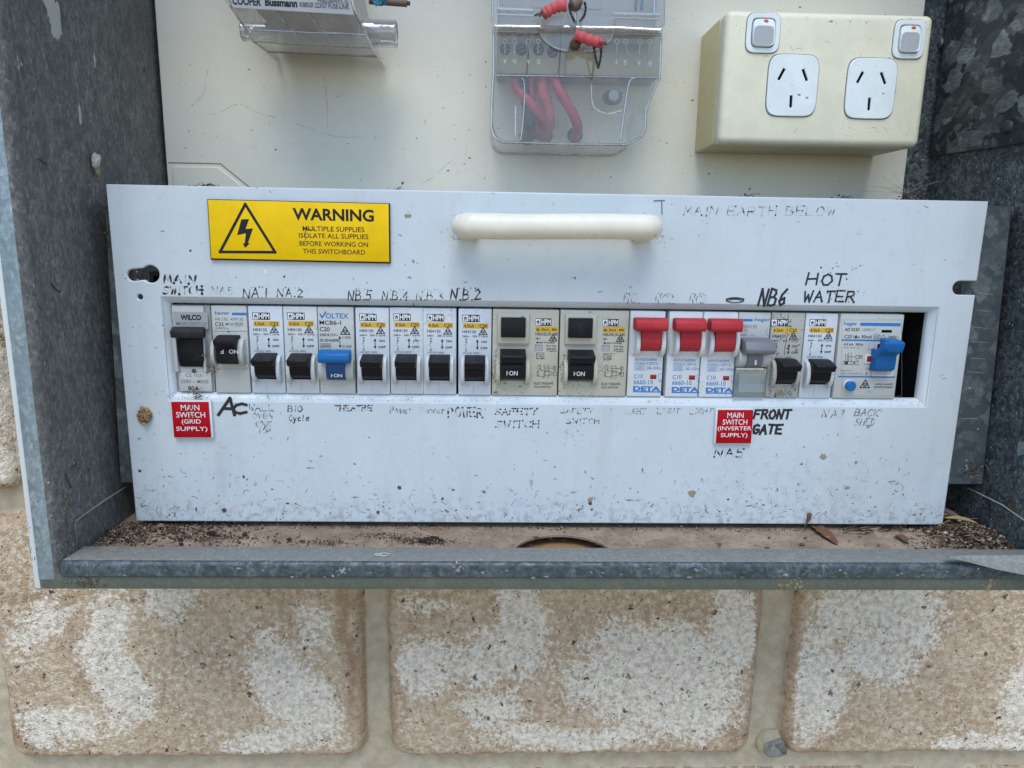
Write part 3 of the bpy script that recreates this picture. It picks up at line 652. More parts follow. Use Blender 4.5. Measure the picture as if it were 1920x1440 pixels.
# panel mounting brackets
for corners, nm in (([(1853, 383), (1897, 388), (1842, 908), (1780, 908)], 'r'), ([(196, 380), (206, 380), (262, 905), (226, 905)], 'l')):
    P_ = [at(px, py, 6.5) for px, py in corners]; mb = MB(); ys = 6.5
    if nm == 'r': P_[0].x -= 8; P_[3].x -= 8
    mb.add(prism([(p.x, p.z) for p in P_], 'y', ys, ys+1.4, .3), 'zinc_bracket')
    if nm == 'r':                                   # fold back to the side, and the slot marks
        mb.add(prism([(P_[1].x-1.2, P_[1].z), (P_[1].x, P_[1].z), (P_[2].x, P_[2].z), (P_[2].x-1.2, P_[2].z)], 'y', ys+1.4, 30), 'zinc_bracket')
        for i, t in enumerate((.30, .36, .42, .47, .53, .58, .64, .75)):
            p = P_[0].lerp(P_[3], t); q = P_[1].lerp(P_[2], t); mb.add(line([(p.x+9.5, p.z), (p.x+9.5+(q.x-p.x-10)*.62, q.z)], .35, ys-.06), 'zinc_flange')
    else:
        mb.add(prism([(P_[0].x, P_[0].z), (P_[0].x+1.2, P_[0].z), (P_[3].x+1.2, P_[3].z), (P_[3].x, P_[3].z)], 'y', ys+1.4, 30), 'zinc_right')
    obj('mounting_bracket', mb, bx)

# ------------------------------------------------------------------ mounting board
mb = MB(); b0 = at(318, 340, YB).x; b1 = at(1690, 372, YB).x
o_ = rrect(b0-.6, b1, 40, 345, 3)
mb.add(plate(o_, [], YB, YB+3.2, .5), 'board_paint')
# the raised cut-off corner tab with its groove
a = at(322, 312, YB-1.4); b = at(408, 304, YB-1.4); c = at(452, 349, YB-1.4)
tabp = [(a.x, a.z-60), (a.x, a.z-1.5), (a.x+1.5, a.z), (b.x, a.z), (b.x+(c.x-b.x)*3, a.z-(a.z-c.z)*3), (b.x+(c.x-b.x)*3, a.z-60)]
mb.add(prism(tabp, 'y', YB-1.0, YB-.02, .4), 'board_paint')
gp = [(b0+.2, a.z+2.2), (b.x+1.1, a.z+2.2), (b.x+(c.x-b.x)*3+3, a.z-(a.z-c.z)*3+1)]
mb.add(line(gp, .75, YB-.05), 'stain_brown')
for i in range(90):
    p = at(rng.uniform(330, 1690), rng.triangular(20, 350, 340), YB); mb.add(blob_poly(p.x, p.z, rng.uniform(.15, .45), YB-.06, 7, rng.uniform(.5, 1.8)), rng.choice(['stain_dark', 'stain_brown']))
for pts in (((392, 122), (388, 140), (385, 165), (378, 180), (365, 195)), ((390, 214), (410, 213), (425, 203), (440, 197), (455, 196), (480, 210), (530, 224), (580, 240), (630, 256), (690, 257)), ((604, 138), (610, 160), (613, 185), (614, 240)), ((850, 300), (835, 310), (815, 330), (790, 345)), ((1113, 230), (1125, 270), (1120, 300))):
    pp = smooth_path([(p.x, YB-.05, p.z) for p in [at(q[0], q[1], YB) for q in pts]], 4); 
    for a, b in zip(pp, pp[1:]):
        if rng.random() < .82: mb.add(line([(a.x, a.z), (b.x, b.z)], rng.uniform(.10, .26), YB-.05), rng.choice(['stain_brown', 'board_mark', 'board_mark']))
tag(obj('mounting_board', mb, origin=(0, YB, 190)), 'grubby off-white mounting board at the back of the box', 'board')

# ------------------------------------------------------------------ escutcheon panel
PL, PR_, PT = -217.5, 217.5, 171.2
op_out = [(-196.5, 64.4), (200.6, 64.9), (200.6, 119.0), (-196.5, 118.6)]
op_in = [(-193.2, 68.7), (196.8, 69.3), (196.8, 115.3), (-193.2, 114.7)]
def bulge(p, n=5): return p
k1 = at(282, 514, 0); k2 = at(249, 516, 0); sh = at(262, 557, 0)
n0 = at(1803, 541, 0); nA = at(1840, 525, 0).z; nB = at(1826, 556, 0).z
R1, R2 = 5.0, 3.6
a1 = math.degrees(math.asin(R2/R1)); 
key = [(k1.x+R1*cos(radians(t)), k1.z+R1*sin(radians(t))) for t in np.linspace(180-a1, -(180-a1), 26)]+[(k2.x+R2*cos(radians(t)), k2.z+R2*sin(radians(t))) for t in np.linspace(270, 90, 14)]
rad = (nA-nB)/2; zc = (nA+nB)/2
notch = [(PR_, nB)]+[(n0.x-1.0+rad*cos(radians(t)), zc+rad*sin(radians(t))) for t in np.linspace(270, 90, 14)]+[(PR_, nA)]
outer = [(PL, 0), (PR_, 0)]+notch+[(PR_, PT), (PL, PT)]
mb = MB()
mb.add(plate(outer, [op_out, key, circ(sh.x, sh.z, 2.1, 16)], 0, 2.0, .75), 'panel_paint', True)
# pressed bevel round the opening
fr = [(p[0], .25, p[1]) for p in op_out]
mid = [((a[0]*.55+b[0]*.45), 1.2, (a[1]*.55+b[1]*.45)) for a, b in zip(op_out, op_in)]
inn = [(p[0], 4.2, p[1]) for p in op_in]; bk = [(p[0], 6.4, p[1]) for p in op_in]
def slide(poly_, d, y): return [(poly_[0][0]-d, y, poly_[0][1]-d), (poly_[1][0]+d, y, poly_[1][1]-d), (poly_[2][0]+d, y, poly_[2][1]+d), (poly_[3][0]-d, y, poly_[3][1]+d)]
rings = [slide(op_out, .5, .02), slide(op_out, -.35, .35), slide(op_in, .3, 3.8), slide(op_in, 0, 4.4), slide(op_in, 0, 6.5)]
vs = [p for r in rings for p in r]; fs = []
for i in range(len(rings)-1):
    for k in range(4): fs.append([i*4+k, i*4+(k+1) % 4, (i+1)*4+(k+1) % 4, (i+1)*4+k])
mb.add((vs, fs), 'panel_paint')
# folded returns
mb.box(PL+.4, PR_-.4, 1.6, 16, PT-1.6, PT-.2, 'panel_paint', .3); mb.box(PL+.4, PR_-.4, 2, 14, .4, 1.8, 'panel_paint', .3)
mb.box(PL+.2, PL+1.6, 1.8, 4.5, 1.9, PT-1.7, 'panel_paint', .2)
# worn rims of the holes
mb.add(line([(p[0], p[1]) for p in key], .7, 1.2, True), 'hole_rust'); mb.add(line(circ(sh.x, sh.z, 2.0, 16), .6, 1.1, True), 'hole_rust'); mb.add(line(notch[1:-1], .8, 1.2), 'hole_rust')
# ---- handwriting
H = lambda *a_, **k_: hand(mb, *a_, **k_)
H('MAIN', 308, 516, 372, 531, .95, .42, mats=('ink', 'ink_faded'), dots=.3); H('SWITCH', 306, 537, 383, 551, .95, .40, dots=.3)
H('NA5', 396, 538, 442, 552, .45, .5, mats=('ink_faded', 'ink_ghost'))
for s_, x0, x1, y0, y1, f_, w_ in (('NA.1', 456, 504, 541, 558, .22, .55), ('NA.2', 520, 572, 542, 557, .25, .5), ('NB.5', 653, 700, 545, 563, .22, .55), ('N.B.4', 717, 768, 546, 562, .3, .5), ('N.B.3', 780, 835, 546, 562, .4, .45), ('N.B.2', 845, 905, 543, 562, .25, .75)):
    H(s_, x0, y0, x1, y1, w_, f_, mats=('ink', 'ink_faded'), dots=.35); H('""', x0+12, y0-2, x1-4, y0+6, w_*.8, .2)
for s_, x0, x1, f_ in (('NC.', 1168, 1202, .45), ('NC2', 1228, 1266, .5), ('NC3', 1292, 1328, .45)): H(s_, x0, 552, x1, 569, .42, f_, mats=('ink_faded', 'ink_ghost'), dots=.4); H('""', x0+4, 551, x1-4, 556, .4, .2)
H('NB6', 1421, 541, 1476, 572, 1.05, 0, slant=.16); H('HOT', 1512, 513, 1590, 534, .85, .03, slant=.14); H('WATER', 1506, 546, 1606, 566, .85, .10, slant=.12, dots=.5)
c = at(1378, 563, 0); mb.add(line(circ(c.x, c.z, 4.3, 22, 1.2), .8, -.07, True), 'ink'); mb.add(line(circ(c.x, c.z-.4, 3.2, 18, .9), .6, -.075, True), 'ink_faded'); mb.add(line([(c.x-4.5, c.z+.6), (c.x+4.6, c.z+.8)], .6, -.08), 'ink')
for i in range(46):
    c = at(rng.gauss(1570, 28), rng.choice([rng.uniform(495, 530), rng.uniform(540, 568)]), 0); mb.add(poly(circ(c.x, c.z, rng.uniform(.2, .5), 7), -.08), rng.choice(['ink', 'ink_faded', 'ink_ghost']))
H('MAIN EARTH BELOW', 1282, 387, 1568, 404, .6, .68, mats=('ink_faded', 'ink_ghost'), dots=.25)
c = at(1242, 390, 0); mb.add(line([(c.x-.6, c.z+3.5), (c.x, c.z-3)], .6, -.07), 'ink_faded'); c = at(1236, 377, 0); mb.add(line([(c.x-2.5, c.z), (c.x+2.5, c.z+.3)], .7, -.07), 'ink_faded')
H('A', 411, 749, 452, 780, 1.45, 0, slant=.2); H('C', 437, 757, 470, 776, 1.35, 0, slant=.1)
for s_, x0, y0, x1, y1 in (('WALL', 467, 759, 516, 770), ('OVEN', 474, 775, 514, 784), ('COOK', 480, 790, 510, 799), ('TOP', 484, 802, 510, 812)): H(s_, x0, y0, x1, y1, .45, .38, mats=('ink_faded', 'ink_ghost'), dots=.3)
H('BIO', 540, 761, 570, 772, .5, .3, mats=('ink', 'ink_faded')); H('Cycle', 542, 778, 582, 789, .5, .25, mats=('ink', 'ink_faded'))
H('THEATRE', 627, 760, 700, 770, .55, .40, dots=.5); H('Power', 731, 762, 776, 775, .5, .42, mats=('ink_faded', 'ink_ghost'), dots=.3); H('Power', 787, 764, 838, 774, .5, .62, mats=('ink_faded', 'ink_ghost'), dots=.4)
H('POWER', 841, 765, 908, 782, .7, .62, dots=1.0, slant=-.05)
H('SAFETY', 928, 766, 1010, 777, .62, .68, dots=1.0); H('SWITCH', 929, 789, 1014, 801, .62, .68, dots=1.0)
H('SAFETY', 1051, 766, 1114, 775, .45, .45, mats=('ink', 'ink_faded'), dots=.3); H('SWITCH', 1062, 785, 1126, 794, .45, .42, mats=('ink', 'ink_faded'), dots=.3)
for x0, x1, f_ in ((1172, 1212, .45), (1232, 1276, .45), (1293, 1338, .55)): H('LIGHT', x0, 766, x1, 776, .4, f_, mats=('ink_faded', 'ink_ghost'), dots=.5)
H('FRONT', 1413, 769, 1484, 785, 1.1, .05, slant=.12); H('GATE', 1411, 797, 1468, 813, 1.15, .05, slant=.12)
H('NA3', 1541, 768, 1588, 783, .5, .36, mats=('ink_faded', 'ink_ghost')); H('BACK', 1601, 767, 1650, 780, .5, .25, mats=('ink_faded', 'ink_ghost'), slant=.2); H('SHED', 1602, 784, 1642, 797, .5, .3, mats=('ink_faded', 'ink_ghost'), slant=.2)
H('NA5', 1339, 841, 1398, 856, .75, .42, dots=.6)
for px, py, n, sx, sy in ((852, 443, 46, 6, 9), (1237, 440, 40, 6, 10), (868, 405, 20, 14, 5), (1215, 404, 14, 14, 5), (340, 740, 30, 20, 5), (700, 745, 40, 60, 3), (262, 520, 20, 14, 10)):
    for i in range(n): c = at(px+rng.gauss(0, sx), py+rng.gauss(0, sy), 0); mb.add(blob_poly(c.x, c.z, rng.uniform(.10, .32), -.05, 6, rng.uniform(.6, 1.6)), rng.choice(['stain_brown', 'stain_dark', 'ink_ghost']))
# ---- mud spots, scuffs and insect marks
for px, py, r, m, asp in ((1543, 857, 1.8, 'stain_brown', 1), (1107, 938, 1.6, 'stain_brown', .8), (1107, 944, 1.1, 'grain_brown', 1), (1297, 926, 2.2, 'stain_brown', 1.2), (457, 894, 1.1, 'stain_dark', .6), (1588, 915, 1.2, 'stain_brown', 1.3), (1605, 867, .9, 'stain_brown', 1), (1065, 815, 3.6, 'ink_ghost', 1),
    (765, 405, 1.1, 'stain_brown', 1.8), (775, 490, 1.0, 'stain_brown', .7), (1078, 521, .7, 'stain_dark', .6), (749, 914, 1.0, 'stain_dark', 1), (709, 960, .9, 'stain_dark', 1), (830, 935, .8, 'stain_dark', 1), (1503, 870, .7, 'ink_faded', 1), (498, 509, 1.3, 'pellet_white', .8), (533, 519, .6, 'stain_dark', 1), (357, 470, .6, 'stain_dark', 1), (262, 883, .8, 'stain_dark', 1.2), (1628, 800, 1.0, 'stain_brown', 1), (996, 905, 1.6, 'ink_ghost', .5), (1045, 945, 1.6, 'ink_ghost', 1.2), (420, 957, 1.2, 'stain_dark', 1), (368, 955, 1.0, 'stain_dark', .4), (1747, 962, 1.0, 'stain_brown', .35), (1632, 932, .8, 'stain_brown', .5)):
    if m == 'ink_ghost':
        for i in range(40):
            c = at(px+rng.gauss(0, r*2.2*asp), py+rng.gauss(0, r*2.2/asp), 0); mb.add(poly(circ(c.x, c.z, rng.uniform(.12, .3), 6), -.05), rng.choice(['ink_ghost', 'stain_brown']))
        continue
    c = at(px, py, 0); mb.add(blob_poly(c.x, c.z, r, -.06, 12, asp), m)
for i in range(240):         # grit and insect legs towards the bottom edge
    px = rng.uniform(265, 1760); py = 975+(px-257)*.0046-abs(rng.gauss(0, 34))-2
    if 480 < px < 1000 and rng.random() < .3: py = 960-abs(rng.gauss(0, 18))
    c = at(px, py, 0)
    if c.z < .6 or abs(c.x) > 216: continue
    if rng.random() < .5: mb.add(blob_poly(c.x, c.z, rng.uniform(.15, .55), -.05, 6, rng.uniform(.6, 2)), rng.choice(['stain_dark', 'stain_brown', 'grain_brown']))
    else:
        t = rng.uniform(0, pi); L_ = rng.uniform(.6, 2.2); k = rng.uniform(-.5, .5)
        mb.add(line([(c.x, c.z), (c.x+L_*cos(t), c.z+L_*sin(t)), (c.x+L_*1.7*cos(t+k), c.z+L_*1.7*sin(t+k))], rng.uniform(.14, .28), -.05), rng.choice(['stain_dark', 'ink_faded']))
for i in range(60):
    px = rng.uniform(230, 1830); py = rng.uniform(372, 960); c = at(px, py, 0)
    if -199 < c.x < 201 and 62 < c.z < 121 or abs(c.x) > 216 or c.z > 169: continue
    t = rng.uniform(0, pi); L_ = rng.uniform(.2, .8); mb.add(line([(c.x, c.z), (c.x+L_*cos(t), c.z+L_*sin(t))], rng.uniform(.15, .4), -.05), rng.choice(['ink_ghost', 'stain_dark', 'ink_faded']))
for i in range(260):         # dust lines on the lower bevel and top edge
    t = rng.random(); x = -195+392*t; mb.add(blob_poly(x, 66.6+.5*t+rng.gauss(0, .9), rng.uniform(.08, .26), 1.0, 6, 1.6), rng.choice(['ink_ghost', 'ink_ghost', 'stain_brown']))
panel = obj('cover_panel', mb, origin=(0, 0, 0))
tag(panel, 'white steel switchboard cover panel with felt-pen writing and grime along its bottom edge', 'panel')
# handle
pa = at(862, 424, -3); pb = at(1228, 428, -3); yb = -17.0
hl = at(868, 423, yb); hr_ = at(1223, 426, yb); zc0 = (hl.z+hr_.z)/2
pth = [(hl.x+2.5, 1.0, hl.z-2.4), (hl.x+1.2, -5, hl.z-1.4)]+[(hl.x+6-6.2*cos(radians(t)), -11-6*sin(radians(t)), hl.z) for t in (10, 30, 50, 70, 90)]+[(hl.x+25, yb, hl.z), (hr_.x-25, yb, hr_.z)]+[(hr_.x-6+6.2*cos(radians(t)), -11-6*sin(radians(t)), hr_.z) for t in (90, 70, 50, 30, 10)]+[(hr_.x-1.2, -5, hr_.z-1.4), (hr_.x-2.5, 1.0, hr_.z-2.4)]
rr_ = [5.2, 5.3]+[5.6, 6.0, 6.2, 6.2, 6.1]+[6.0, 6.0]+[6.1, 6.2, 6.2, 6.0, 5.6]+[5.3, 5.2]
mb = MB(); mb.add(tube(smooth_path(pth, 4), [rr_[min(len(rr_)-1, i//4)] for i in range((len(pth)-1)*4+1)], 20), 'handle_cream', True)
hd = obj('handle', mb, panel); hd['label'] = 'cream moulded plastic pull handle'

# ------------------------------------------------------------------ signs on the panel
def px_box(px0, py0, px1, py1, Y=0): a = at(px0, py1, Y); b = at(px1, py0, Y); return a.x, a.z, b.x, b.z
A_, B_, C_, D_ = (at(*q, 0) for q in ((397, 487), (734, 494), (732, 383), (392, 372)))
ang = math.atan2(B_.z-A_.z, B_.x-A_.x); W_ = 88.2; Hh = (D_-A_).length*.5+(C_-B_).length*.5
ws = thing('warning_sign', 'yellow warning sign with black lightning bolt triangle, above the breakers', 'sign', (A_.x, -1.6, A_.z)); ws.rotation_euler = (0, -ang, 0)
mb = MB(); mb.box(0, W_, .0, 1.55, 0, Hh, 'print_black', .25); mb.box(.45, W_-.55, -.1, .6, .75, Hh-.35, 'sign_yellow', .1); k = Hh/29.4
y_ = -.16; 
def tx(X, Y):
    q = at(180+X/3.3103, 340+Y/3.3103, -1.76)-Vector((A_.x, -1.76, A_.z)); return q.x*cos(ang)+q.z*sin(ang), -q.x*sin(ang)+q.z*cos(ang)
t0, t1, t2 = tx(770, 438), tx(926, 142), tx(1112, 440)
mb.add(line([t0, t1, t2], 1.35, y_, True), 'print_black')
bolt = [tx(902, 236), tx(950, 234), tx(928, 296), tx(974, 292), tx(943, 384), tx(956, 384), tx(926, 413), tx(911, 388), tx(923, 384), tx(930, 322), tx(876, 334)]
mb.add(plate(bolt, [], y_-.02, y_+.02), 'print_black')
def tl(s_, x0, x1, ytop, ybot, bold): m = (x0+x1)/2; p, q = (tx(x0, ybot)[0], tx(m, ybot)[1]), (tx(x1, ytop)[0], tx(m, ytop)[1]); mb.add(text(s_, p[0], p[1], q[0]-p[0], q[1]-p[1], y_, bold), 'print_black')
tl('WARNING', 1222, 1724, 170, 246, .03)
for s_, x0, x1, ya, yb2 in (('MULTIPLE SUPPLIES', 1283, 1665, 281, 312), ('ISOLATE ALL SUPPLIES', 1260, 1690, 325, 355), ('BEFORE WORKING ON', 1264, 1688, 374, 404), ('THIS SWITCHBOARD', 1285, 1670, 422, 452)): tl(s_, x0, x1, ya, yb2, .008)
for i in range(14): p = tx(1300+rng.gauss(20, 22), 300+rng.gauss(0, 4)); mb.add(poly(circ(*p, rng.uniform(.2, .5), 6), y_-.03), 'stain_dark')
mb.add(line([tx(1305, 290), tx(1296, 320), tx(1302, 365)], .3, y_-.03), 'stain_dark')
obj('plate', mb, ws)
def red_label(lines, c4, label, core):
    a, b, c, d = (at(*q, 0) for q in c4); W2 = ((b-a).length+(c-d).length)/2; H2 = ((d-a).length+(c-b).length)/2
    t = thing('engraved_label', label, 'label', (a.x, -1.9, a.z), 'red engraved main switch labels'); t.rotation_euler = (0, -math.atan2(b.z-a.z, b.x-a.x), 0)
    mb = MB(); mb.box(-1.0 if core == 'l' else 0, W2+(1.1 if core == 'r' else .2), .1, 1.85, -.3, H2+.7, 'sign_core', .15); mb.box(.0, W2, -.35, .2, 0, H2, 'sign_red', .08)
    hh = H2*.158; gap = H2*.045; z = H2*.945-hh
    for s_, wf in lines: mb.add(text(s_, W2*(1-wf)/2, z-.02*H2, W2*wf, hh, -.42, .006), 'print_white'); z -= hh+gap*1.05
    if core == 'r':
        for i in range(16): mb.add(poly(circ(W2*.53+rng.gauss(0, .9), H2*rng.uniform(.3, .95), rng.uniform(.2, .6), 6), -.45), rng.choice(['stain_dark', 'stain_brown']))
    obj('plate', mb, t)
red_label([('MAIN', .5), ('SWITCH', .78), ('(GRID', .52), ('SUPPLY)', .84)], [(330, 818), (398, 818), (394, 752), (324, 752)], 'red engraved label reading main switch grid supply', 'r')
red_label([('MAIN', .46), ('SWITCH', .70), ('(INVERTER', .96), ('SUPPLY)', .76)], [(1340, 829), (1405, 829), (1409, 767), (1343, 767)], 'red engraved label reading main switch inverter supply', 'l')
# ------------------------------------------------------------------ breakers in the opening
YD = 2.6
Z1, Z2, Z3, Z4, Z5 = (310, 560, 5.143), (580, 560, 5.143), (910, 560, 5.539), (1160, 560, 5.143), (1420, 560, 5.143)
TP = -.07
class Dev:
    """one switch on the rail: local mm, x across, z up, front face at y = 0; reads photo-detail coordinates (view, X, Y)"""
    def __init__(s, name, label, cat, px0, px1, view, group='switches in the row', py=660):
        a = at(px0, py, YD); b = at(px1, py, YD); t = (a.x+193)/387
        s.O = Vector((a.x, YD, 68.85+.55*t)); s.w = b.x-a.x; s.h = 44.9; s.v = view
        s.t = thing(name, label, cat, s.O, group); s.mb = MB()
    def p(s, X, Y, dy=0):
        q = at(s.v[0]+X/s.v[2], s.v[1]+Y/s.v[2], YD+dy)-s.O; return q.x, q.z
    def T(s, str_, X0, Y0, X1, Y1, mat='print_black', bold=0.012, mb=None, dy=TP, rot=0, shear=0):
        a = s.p(X0, Y1, dy); b = s.p(X1, Y0, dy); (mb or s.mb).add(text(str_, a[0], a[1], b[0]-a[0], b[1]-a[1], dy, bold, rot, shear), mat)
    def R(s, X0, Y0, X1, Y1, mat, dy=-.03):
        a = s.p(X0, Y1, dy); b = s.p(X1, Y0, dy); s.mb.add(poly([(a[0], a[1]), (b[0], a[1]), (b[0], b[1]), (a[0], b[1])], dy), mat)
    def Ln(s, pts, wd=.25, mat='print_black', dy=TP, closed=False): s.mb.add(line([s.p(*q) for q in pts], wd, dy, closed), mat)
    def frame(s, X0, Y0, X1, Y1, wd=.25, mat='print_black'): s.Ln([(X0, Y0), (X1, Y0), (X1, Y1), (X0, Y1)], wd, mat, TP, True)
    def body(s, mat, y1=30, inset=.12, bev=.45): s.mb.box(inset, s.w-inset, 0, y1, 0, s.h, mat, bev)
    def done(s): return obj('body', s.mb, s.t)
    def part(s, name, mb): return obj(name, mb, s.t)
def ear_prof(z0, z1, d, y=.6): c = (z0+z1)/2; r = (z1-z0)/2; return [(y, z1)]+[(-d*sin(radians(t)), c+r*cos(radians(t))) for t in range(10, 175, 15)]+[(y, z0)]
def ear(mb, x0, x1, z0, z1, d, mat): mb.add(prism(ear_prof(z0, z1, d), 'x', x0, x1, .3), mat, True)
def logo(d, X0, Y0, X1, Y1):
    m = X0+(X1-X0)*.34; d.R(X0, Y0, X1, Y1, 'print_black'); e = (X1-X0)*.025
    d.mb.add(poly([d.p(X0+e, Y1-e, -.06), d.p(m-e, Y1-e, -.06), d.p(m-e, Y0+e, -.06), d.p(X0+e, Y0+e, -.06)], -.06), 'print_white')
    c = (X0+m)/2; h = Y1-Y0; q = (m-X0)
    for poly_ in ([(c-q*.32, Y0+h*.52), (c, Y0+h*.2), (c+q*.32, Y0+h*.52)], [(c-q*.2, Y1-h*.18), (c-q*.06, Y1-h*.18), (c-q*.06, Y0+h*.5), (c-q*.2, Y0+h*.5)], [(c+q*.06, Y1-h*.18), (c+q*.2, Y1-h*.18), (c+q*.2, Y0+h*.5), (c+q*.06, Y0+h*.5)]):
        d.mb.add(poly([d.p(*z, -.08) for z in poly_], -.08), 'print_black')
    d.T('HPM', m+e, Y0+h*.12, X1-e*1.6, Y1-h*.12, 'print_white', .03, dy=-.08)
def lever(d, name, prof, x0, x1, mat, bev=.35, extra=None):
    mb = MB(); mb.add(prism(prof, 'x', x0, x1, bev), mat, True)
    if extra: extra(mb)
    return d.part(name, mb)
SW = [(2, 8.2), (-2.4, 8.5), (-4.7, 10.4), (-5.8, 13.2), (-6.1, 14.9), (-9.8, 16.0), (-11.0, 18.6), (-10.6, 19.2), (-3.2, 21.2), (2, 21.2)]
def hpm(px0, px1, label, curve='C20', body='plastic_white', model='HE4120', amp='20A', v=Z1, name='circuit_breaker', nubx=0.0):
    d = Dev(name, label, 'circuit breaker', px0, px1, (px0-159.7*.0, 560, 5.143)); d.body(body)
    # layout read off one breaker, from its own left edge
    ox = -1136/5.143
    d.v = (px0+ox+(0), 560, 5.143) if px0 < 600 else (px0+ox, 560+(px0-533)*.0133, 5.143)
    logo(d, 1162, 135, 1328, 202)
    d.R(1172, 218, 1418, 266, 'print_yellow'); d.T('4.5kA', 1180, 228, 1278, 258); d.T(curve, 1332, 226, 1408, 258, bold=.02)
    d.T(model, 1168, 286, 1300, 312); q = d.p(1333, 327); tri_mark(d.mb, q[0], q[1], 4.1, TP)
    d.T('240V~', 1168, 334, 1245, 352, 'print_black'); d.T(amp+' C curve', 1268, 334, 1418, 352)
    q0 = d.p(1322, 476); q1 = d.p(1322, 372); arrow2(d.mb, q0[0], q0[1], q1[1], TP); d.T('ON', 1358, 386, 1411, 408, bold=.025); d.T('OFF', 1352, 447, 1420, 470, bold=.025)
    c = d.p(1209, 370); d.mb.add(line(circ(c[0], c[1], .45, 8), .18, TP, True), 'print_black'); d.Ln([(1209, 376), (1209, 420), (1196, 428)], .2); d.Ln([(1200, 398), (1218, 398)], .3); d.Ln([(1209, 440), (1212, 475)], .2)
    c = d.p(1212, 482); d.mb.add(line(circ(c[0], c[1], .45, 8), .18, TP, True), 'print_black'); d.T('AS/NZS 4898', 1178, 498, 1340, 514, 'print_grey')
    x0 = 3.6; x1 = 13.8
    ear(d.mb, x0-2.1, x0-.15, 5.4, 20.2, 4.9, body); ear(d.mb, x1+.15, x1+2.1, 5.4, 20.2, 4.9, body)
    d.mb.box(x0-.2, x1+.2, -.05, 1, 7.4, 21.0, 'void')
    d.Ln([(1300, 790), (1302, 900)], .1, 'print_grey', -.03); d.Ln([(1290, 90), (1290, 130)], .1, 'print_grey', -.03)
    d.done()
    mb = MB(); mb.add(prism(SW, 'x', x0, x1-nubx, .35), 'black_plastic', True); mb.box(x0+.25, x1-.25-nubx, -10.6, -2.4, 18.9, 19.05, 'black_dusty')
    t = d.part('toggle', mb)
    return d
# main switch, left end
d = Dev('main_switch', 'grey main switch with a wide dusty black toggle at the left end of the row', 'main switch', 325, 398, Z1)
d.mb.box(.2, d.w-.3, 1.6, 30, 0, d.h, 'plastic_grey', .5); d.mb.box(.6, d.w-3.0, -.0, 4, 30.5, d.h-.4, 'plastic_pale', .6); d.mb.box(1.8, d.w-1.3, 0, 4, .4, 10.4, 'plastic_pale', .5)
d.mb.box(.5, 2.6, -1.8, 3, 10.8, 31, 'plastic_pale', .6); d.mb.box(d.w-4.4, d.w-2.8, -1.8, 3, 10.8, 31, 'plastic_pale', .6); d.mb.box(.6, d.w-3, .6, 3, 10.4, 13.4, 'plastic_pale', .4)
d.R(85, 130, 405, 290, 'label_silver', -.03)
d.T('WILCO', 148, 155, 343, 207, bold=.045); d.T('MAIN SWITCH', 108, 224, 398, 257, 'print_grey'); d.T('MSW180', 175, 268, 345, 300, 'print_grey')
d.T('CS 1031', 195, 722, 365, 754, 'print_grey'); d.T('250V ~ M200', 148, 782, 415, 814, 'print_grey'); d.T('80A', 220, 845, 326, 885)
c = d.p(275, 697); d.mb.add(poly(circ(c[0], c[1], 1.1, 14), -.1), 'stain_dark'); d.done()
lever(d, 'toggle', [(3, 13.6), (-.6, 13.6), (-2.2, 17), (-2.8, 21), (-3.0, 28.0), (-5.8, 29.4), (-6.6, 32.8), (-3, 34.0), (3, 34)], 3.4, d.w-3.6, 'black_plastic', .4,
      lambda mb: (mb.add(prism([(-6.4, 29.0), (-7.2, 32.6), (-3, 34.6), (-3, 29.4)], 'x', 1.9, d.w-1.3, .5), 'black_dusty', True)))
# ribbed breaker beside it
d = Dev('circuit_breaker', 'pale grey breaker with ribbed black toggle, above the bold pen letters AC', 'circuit breaker', 400, 466.5, Z1); d.body('plastic_pale')
d.T('hager', 478, 122, 620, 162, 'print_blue', .02); d.R(643, 136, 782, 159, 'print_blue'); d.T('NS 132  479132', 480, 186, 752, 210, 'print_grey'); d.T('C32', 480, 228, 562, 260); d.T('MCB', 580, 232, 655, 258, 'print_grey'); d.T('4500', 672, 236, 742, 256, 'print_grey'); d.frame(665, 231, 750, 262, .15, 'print_grey')
d.T('240V~', 480, 271, 615, 295, 'print_grey'); d.Ln([(470, 314), (785, 314)], .25, 'print_grey'); d.Ln([(475, 622), (800, 622)], .3, 'print_grey'); d.Ln([(490, 680), (800, 680)], .15, 'print_grey')
ear(d.mb, .2, 2.0, 14.2, 28, 5, 'plastic_pale'); ear(d.mb, 13.6, 16.4, 14.2, 28.5, 5.2, 'plastic_pale'); d.mb.box(2.4, 14.2, -.05, 1, 15.6, 29.4, 'void'); d.mb.box(.6, d.w-.6, -.5, 1, 13.6, 15.2, 'plastic_pale', .2); d.done()
def ribs(mb):
    for i in range(5): mb.box(3.7, 13.8, -9.3+i*1.35, -8.5+i*1.35, 28.3+i*.36, 28.9+i*.36, 'black_dusty', .1)
    d.T('ON', 615, 492, 702, 530, 'print_white', mb=mb, dy=-6.3); d.T('F', 533, 494, 560, 530, 'print_white', mb=mb, dy=-6.3, rot=180)
lever(d, 'toggle', [(2, 15.8), (-3.4, 15.8), (-6.0, 16.2), (-6.0, 22.5), (-6.4, 23.8), (-9.6, 26.6), (-9.8, 28.4), (-2.6, 30.2), (2, 30.2)], 3.6, 13.9, 'black_plastic', .3, ribs)

